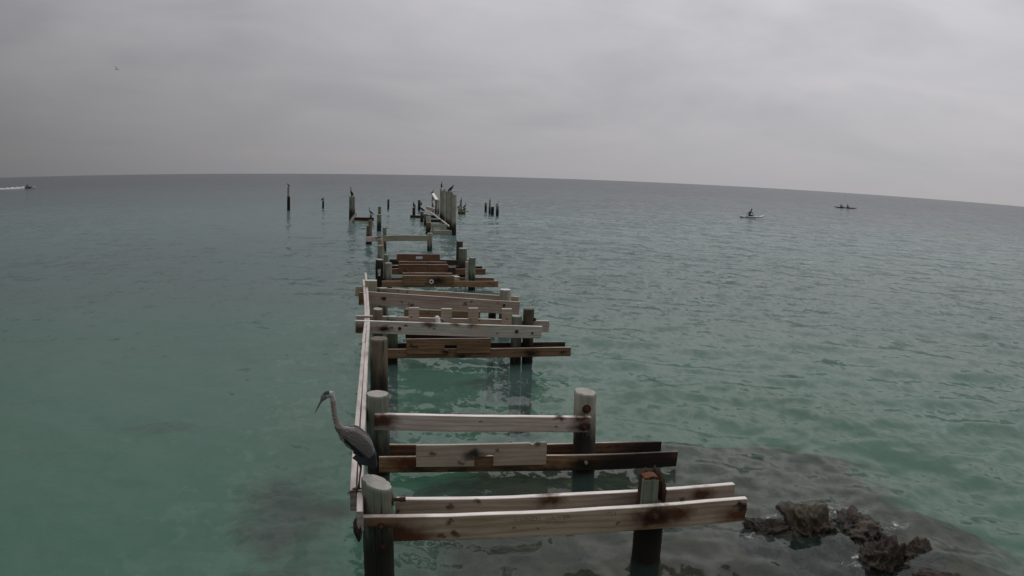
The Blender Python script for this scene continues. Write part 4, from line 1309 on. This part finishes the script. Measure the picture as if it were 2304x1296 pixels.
sweep(bm, [(0.12, 0.17, 0.58), (-0.06, 0.25, 0.44), (-0.20, 0.27, 0.26), (-0.28, 0.26, 0.08)], [0.058, 0.046, 0.038, 0.028], n=10)
hand(bm, (-0.275, 0.26, 0.10), (-0.1, 0.05, -1))
pme = fuse(bm, 'person', 0.013, 1)
skin_paint(pme, [(lambda c: c.z > 0.80 and c.x < 0.30 or c.z > 0.93, (0.02, 0.016, 0.013)), (lambda c: c.z > 0.66, (0.09, 0.055, 0.04)),
                 (lambda c: abs(c.y) > 0.155 and c.z < 0.5 and c.z > 0.06, (0.08, 0.05, 0.038)), (lambda c: c.z < 0.22 and c.x < 0.25, (0.02, 0.02, 0.025))], (0.035, 0.035, 0.04))
A_, B_ = Vector((44.9, 94.8, 0)), Vector((48.77, 95.2, 0))
ang = math.atan2(B_.y - A_.y, B_.x - A_.x)
cen = (A_ + B_) / 2
bm = bmesh.new()
secs = []
NS = 26
for k in range(NS + 1):
    u = k / NS
    x = -1.9 + 3.8 * u
    wd = 0.40 * max(0.03, (1 - abs(2 * u - 1) ** 2.6)) ** 0.6
    rock_ = 0.20 * max(0, (u - 0.62) / 0.38) ** 2 + 0.05 * max(0, (0.15 - u) / 0.15) ** 2
    th_ = 0.090 if 0.02 < u < 0.98 else 0.04
    secs.append([bm.verts.new((x, wd * cy, rock_ + th_ * cz)) for cy, cz in ((-1, 0), (-0.88, 0.8), (-0.4, 1.0), (0.4, 1.0), (0.88, 0.8), (1, 0), (0.85, -0.9), (0.3, -1.2), (-0.3, -1.2), (-0.85, -0.9))])
for k in range(NS):
    for i in range(10):
        f = bm.faces.new((secs[k][i], secs[k][(i + 1) % 10], secs[k + 1][(i + 1) % 10], secs[k + 1][i]))
        f.material_index = 0 if i in (0, 1, 2, 3, 4) else 1
        f.smooth = True
bm.faces.new(secs[0]); bm.faces.new(secs[-1][::-1])
mwB = Matrix.Translation((cen.x, cen.y, 0.15)) @ Matrix.Rotation(ang, 4, 'Z')
pb = mobj('paddleboard', bm_mesh(bm, 'paddleboard'), [simple('white_board_deck', (0.66, 0.66, 0.67), 0.5, 0.05), simple('dark_board_rail', (0.035, 0.035, 0.045), 0.5, 0.2)], None, mwB)
tag(pb, 'white paddleboard with dark underside floating in the right part of the sea', 'paddleboard')
pad = poly_board_mesh('deck_pad', [(-0.9, -0.004), (0.2, -0.004), (0.2, 0.006), (-0.9, 0.006)], 0.45, 0.002)
mobj('deck_pad', pad, simple('grey_deck_pad', (0.30, 0.30, 0.31), 0.8, 0.1), pb, mwB @ Matrix.Translation((0, 0, 0.094)))
fin = poly_board_mesh('fin', [(-0.1, 0), (0.12, 0), (-0.02, -0.2), (-0.12, -0.22)], 0.012, 0.002)
mobj('fin', fin, simple('black_fin', (0.02, 0.02, 0.02), 0.5, 0.1), pb, mwB @ Matrix.Translation((-1.55, 0, -0.05)))
pp = mobj('person', pme, M_PERSON, None, mwB @ Matrix.Translation((-0.38, 0, 0.098)))
tag(pp, 'person in dark clothes sitting on the white paddleboard, arm reaching forward', 'person')
bm = bmesh.new()
sweep(bm, [(0.0, 0, 0), (1.75, 0, 0)], [0.014, 0.014], n=8, sub=2)
sweep(bm, [(-0.42, 0, 0.0), (-0.36, 0, 0), (-0.1, 0, 0), (0.02, 0, 0)], [(0.05, 0.008), (0.10, 0.008), (0.09, 0.010), (0.014, 0.014)], n=10)
sweep(bm, [(1.75, -0.05, 0), (1.75, 0.05, 0)], [0.014, 0.014], n=8, sub=2, side=Vector((1, 0, 0)))
pd = mobj('paddle', bm_mesh(bm, 'paddle', True), simple('black_paddle', (0.03, 0.03, 0.03), 0.5, 0.1), None, mwB @ Matrix.Translation((-0.75, -0.27, 0.122)) @ Matrix.Rotation(R(3), 4, 'Z'))
tag(pd, 'black paddle laid along the deck of the paddleboard', 'paddle')

# tandem kayak
def kayaker(lean_, seed):
    bm = bmesh.new()
    sweep(bm, [(0, 0, 0.0), (-0.02, 0, 0.15), (0.02 + lean_ * 0.5, 0, 0.36), (0.05 + lean_, 0, 0.54), (0.06 + lean_, 0, 0.62), (0.07 + lean_, 0, 0.70)],
          [(0.18, 0.13), (0.16, 0.12), (0.18, 0.13), (0.19, 0.11), (0.08, 0.07), (0.055, 0.055)], n=14)
    head(bm, (0.10 + lean_, 0, 0.82), (0.98, 0, -0.1))
    for s_ in (-1, 1):
        sweep(bm, [(0, 0.09 * s_, 0.05), (0.32, 0.13 * s_, 0.18), (0.50, 0.13 * s_, 0.20), (0.85, 0.10 * s_, 0.03)], [0.09, 0.075, 0.06, 0.045], n=10)
        hx, hz = 0.42, 0.42 + 0.10 * s_
        sweep(bm, [(0.04 + lean_, 0.18 * s_, 0.53), (0.14 + lean_, 0.30 * s_, 0.40), (hx, 0.34 * s_, hz)], [0.058, 0.046, 0.030], n=10)
        hand(bm, (hx - 0.02, 0.34 * s_, hz), (1, 0, 0))
    me = fuse(bm, 'kayaker', 0.016, 1)
    skin_paint(me, [(lambda c: c.z > 0.86 or (c.z > 0.78 and c.x < 0.08 + lean_), (0.02, 0.016, 0.013)), (lambda c: c.z > 0.66, (0.09, 0.055, 0.04)),
                    (lambda c: abs(c.y) > 0.24, (0.09, 0.055, 0.04))], (0.03, 0.03, 0.036) if seed else (0.05, 0.05, 0.055))
    return me


KA, KB = Vector((113.9, 183.0, 0)), Vector((119.6, 179.6, 0))
kang = math.atan2(KB.y - KA.y, KB.x - KA.x)
kc = (KA + KB) / 2
kw = Matrix.Translation((kc.x, kc.y, 0.0)) @ Matrix.Rotation(kang, 4, 'Z')
bm = bmesh.new()
secs = []
for k in range(31):
    u = k / 30
    x = -3.0 + 6.0 * u
    e = max(0.02, 1 - abs(2 * u - 1) ** 2.2)
    wd, rk = 0.40 * e ** 0.7, 0.20 * abs(2 * u - 1) ** 3
    secs.append([bm.verts.new((x, wd * cy, rk + 0.05 + 0.19 * cz * max(0.25, e ** 0.4))) for cy, cz in
                 ((-1, 0.5), (-0.8, 0.9), (-0.3, 1.0), (0.3, 1.0), (0.8, 0.9), (1, 0.5), (0.8, -0.4), (0.3, -0.9), (-0.3, -0.9), (-0.8, -0.4))])
for k in range(30):
    for i in range(10):
        f = bm.faces.new((secs[k][i], secs[k][(i + 1) % 10], secs[k + 1][(i + 1) % 10], secs[k + 1][i]))
        f.smooth = True
        f.material_index = 1 if k < 14 else 0
bm.faces.new(secs[0]); bm.faces.new(secs[-1][::-1])
ky = mobj('kayak', bm_mesh(bm, 'kayak'), [simple('red_kayak_plastic', (0.26, 0.030, 0.026), 0.45, 0.15), simple('dark_red_kayak_plastic', (0.06, 0.02, 0.02), 0.45, 0.2)], None, kw)
tag(ky, 'long red tandem kayak far out near the right horizon', 'kayak')
for (xx, nm) in ((-1.15, 'cockpit_rim'), (0.55, 'cockpit_rim')):
    bm = bmesh.new()
    tv = [[bm.verts.new(((0.42 + 0.03 * math.cos(6.2832 * j / 6)) * math.cos(6.2832 * i / 22), (0.26 + 0.03 * math.cos(6.2832 * j / 6)) * math.sin(6.2832 * i / 22),
                         0.03 * math.sin(6.2832 * j / 6))) for j in range(6)] for i in range(22)]
    for i in range(22):
        for j in range(6):
            bm.faces.new((tv[i][j], tv[(i + 1) % 22][j], tv[(i + 1) % 22][(j + 1) % 6], tv[i][(j + 1) % 6]))
    mobj(nm, bm_mesh(bm, nm, True), simple('black_rim', (0.02, 0.02, 0.02), 0.6, 0.1), ky, kw @ Matrix.Translation((xx, 0, 0.25)))
for (xx, ln, lb) in ((-1.25, -0.06, 'person paddling in the left seat of the red kayak'), (0.42, 0.04, 'person paddling in the right seat of the red kayak')):
    po = mobj('person', kayaker(ln, xx < 0), M_PERSON, None, kw @ Matrix.Translation((xx, 0, 0.20)))
    tag(po, lb, 'person', 'kayakers')
    bm = bmesh.new()
    sweep(bm, [(0, -1.0, 0), (0, 1.0, 0)], [0.016, 0.016], n=8, sub=2, side=Vector((1, 0, 0)))
    for s_ in (-1, 1):
        sweep(bm, [(0, 0.78 * s_, 0), (0, 0.92 * s_, 0), (0, 1.14 * s_, 0), (0, 1.2 * s_, 0)], [(0.016, 0.016), (0.085, 0.01), (0.09, 0.008), (0.03, 0.006)], n=10, side=Vector((1, 0, 0)))
    pdl = mobj('paddle', bm_mesh(bm, 'paddle', True), simple('dark_paddle', (0.04, 0.04, 0.04), 0.5, 0.1), None,
               kw @ Matrix.Translation((xx + 0.50, 0, 0.62)) @ Matrix.Rotation(R(17), 4, 'X'))
    tag(pdl, 'double ended paddle held by the %s kayaker' % ('left' if xx < 0 else 'right'), 'paddle', 'kayak paddles')

# jet ski with rider and wake
JC = Vector((-123.6, 268.5, 0))
jdir = Vector((0.905, 0.42, 0)).normalized()
jw = Matrix.Translation((JC.x, JC.y, 0.0)) @ Matrix.Rotation(math.atan2(jdir.y, jdir.x), 4, 'Z') @ Matrix.Rotation(R(-5), 4, 'Y')
bm = bmesh.new()
secs = []
for k in range(21):
    u = k / 20
    x = -1.6 + 3.2 * u
    wd = 0.55 * (1 - max(0, (u - 0.55) / 0.45) ** 2 * 0.93)
    top_ = 0.48 + 0.18 * math.exp(-((u - 0.72) / 0.14) ** 2) - 0.12 * max(0, (0.25 - u) / 0.25)
    rk = 0.22 * max(0, (u - 0.7) / 0.3) ** 2
    secs.append([bm.verts.new((x, wd * cy, rk + cz * (top_ if cz > 0 else 0.22))) for cy, cz in
                 ((-1, 0.35), (-0.85, 0.62), (-0.4, 0.95), (0.4, 0.95), (0.85, 0.62), (1, 0.35), (0.7, -0.6), (0.2, -1.0), (-0.2, -1.0), (-0.7, -0.6))])
for k in range(20):
    for i in range(10):
        bm.faces.new((secs[k][i], secs[k][(i + 1) % 10], secs[k + 1][(i + 1) % 10], secs[k + 1][i])).smooth = True
bm.faces.new(secs[0]); bm.faces.new(secs[-1][::-1])
js = mobj('jet_ski', bm_mesh(bm, 'jet_ski'), simple('dark_jet_ski_hull', (0.035, 0.035, 0.04), 0.4, 0.2), None, jw)
tag(js, 'dark jet ski speeding right far out at the left edge', 'jet ski')
bm = bmesh.new()
sweep(bm, [(-1.1, 0, 0.52), (-0.6, 0, 0.68), (0.0, 0, 0.66), (0.25, 0, 0.60)], [(0.2, 0.10), (0.22, 0.13), (0.2, 0.12), (0.12, 0.06)], n=12)
mobj('seat', bm_mesh(bm, 'seat', True), simple('black_seat_vinyl', (0.02, 0.02, 0.02), 0.5, 0.1), js, jw)
bm = bmesh.new()
sweep(bm, [(0.45, 0, 0.6), (0.33, 0, 0.92)], [0.06, 0.05], n=8, sub=2)
sweep(bm, [(0.30, -0.36, 0.94), (0.36, 0, 0.95), (0.30, 0.36, 0.94)], [0.02, 0.03, 0.02], n=8, side=Vector((1, 0, 0)))
mobj('handlebar', bm_mesh(bm, 'handlebar', True), simple('black_bar', (0.02, 0.02, 0.02), 0.5, 0.1), js, jw)
bm = bmesh.new()
sweep(bm, [(-0.42, 0, 0.72), (-0.36, 0, 0.90), (-0.22, 0, 1.12), (-0.10, 0, 1.26), (-0.06, 0, 1.34), (-0.04, 0, 1.42)],
      [(0.18, 0.14), (0.17, 0.13), (0.20, 0.15), (0.20, 0.12), (0.08, 0.07), (0.055, 0.055)], n=14)
head(bm, (0.0, 0, 1.53), (0.98, 0, -0.1))
for s_ in (-1, 1):
    sweep(bm, [(-0.42, 0.10 * s_, 0.76), (-0.10, 0.26 * s_, 0.76), (-0.02, 0.32 * s_, 0.58), (-0.10, 0.36 * s_, 0.36), (0.05, 0.37 * s_, 0.33)], [0.095, 0.08, 0.06, 0.045, 0.035], n=10)
    sweep(bm, [(-0.10, 0.19 * s_, 1.25), (0.06, 0.30 * s_, 1.06), (0.26, 0.32 * s_, 0.97)], [0.06, 0.048, 0.032], n=10)
    hand(bm, (0.24, 0.32 * s_, 0.975), (1, 0, -0.2))
rme = fuse(bm, 'rider', 0.02, 1)
skin_paint(rme, [(lambda c: c.z > 1.58, (0.02, 0.016, 0.013)), (lambda c: c.z > 1.38, (0.08, 0.05, 0.036))], (0.018, 0.018, 0.022))
rd = mobj('person', rme, M_PERSON, None, jw)
tag(rd, 'person in dark wetsuit riding the jet ski', 'person')
# white water: bow spray and trail behind the jet ski
m_foam, t = new_mat('white_water')
fo = t.noise(t.n('ShaderNodeNewGeometry').outputs['Position'], 1.4, 6, 0.7)
finish(t, t.mix(fo, (0.34, 0.36, 0.38), (0.62, 0.64, 0.66)), 0.9, fo, 0.8, 0.1, 0.2)
bm = bmesh.new()
NW = 120
rings = []
for k in range(NW + 1):
    s_ = -1.2 - 60.0 * (k / NW) ** 1.3
    wd = 0.8 + 0.8 * min(1, k / 20) + 0.5 * mnoise.noise(Vector((k * 0.3, 1, 0)))
    hh = (0.50 * math.exp(-k / 25) + 0.20) * (1 + 0.5 * mnoise.noise(Vector((k * 0.5, 9, 0))))
    ring = []
    for j in range(9):
        v = -1 + 2 * j / 8
        ring.append(bm.verts.new((s_, wd * v, -0.12 + (hh + 0.12) * (1 - v * v) * (1 + 0.4 * mnoise.noise(Vector((k * 0.9, j * 1.1, 4)))))))
    rings.append(ring)
for k in range(NW):
    for j in range(8):
        bm.faces.new((rings[k][j], rings[k][j + 1], rings[k + 1][j + 1], rings[k + 1][j]))
wk = mobj('wake', bm_mesh(bm, 'wake', True), m_foam, None, Matrix.Translation((JC.x, JC.y, 0.0)) @ Matrix.Rotation(math.atan2(jdir.y, jdir.x), 4, 'Z'))
tag(wk, 'white foam trail stretching left behind the jet ski', 'foam', kind='stuff')
bm = bmesh.new()
rs_ = random.Random(8)
for k in range(60):
    c = Vector((1.0 + rs_.random() * 1.8, rs_.uniform(-0.8, 0.8), 0.05 + abs(rs_.gauss(0, 0.28))))
    mt = Matrix.Translation(c) @ Matrix.Diagonal((*[rs_.uniform(0.05, 0.17)] * 3, 1))
    bmesh.ops.create_icosphere(bm, subdivisions=1, radius=1, matrix=mt)
spy = mobj('bow_spray', bm_mesh(bm, 'bow_spray', True), m_foam, None, Matrix.Translation((JC.x, JC.y, 0.0)) @ Matrix.Rotation(math.atan2(jdir.y, jdir.x), 4, 'Z'))
tag(spy, 'burst of white spray at the bow of the jet ski', 'spray', kind='stuff')
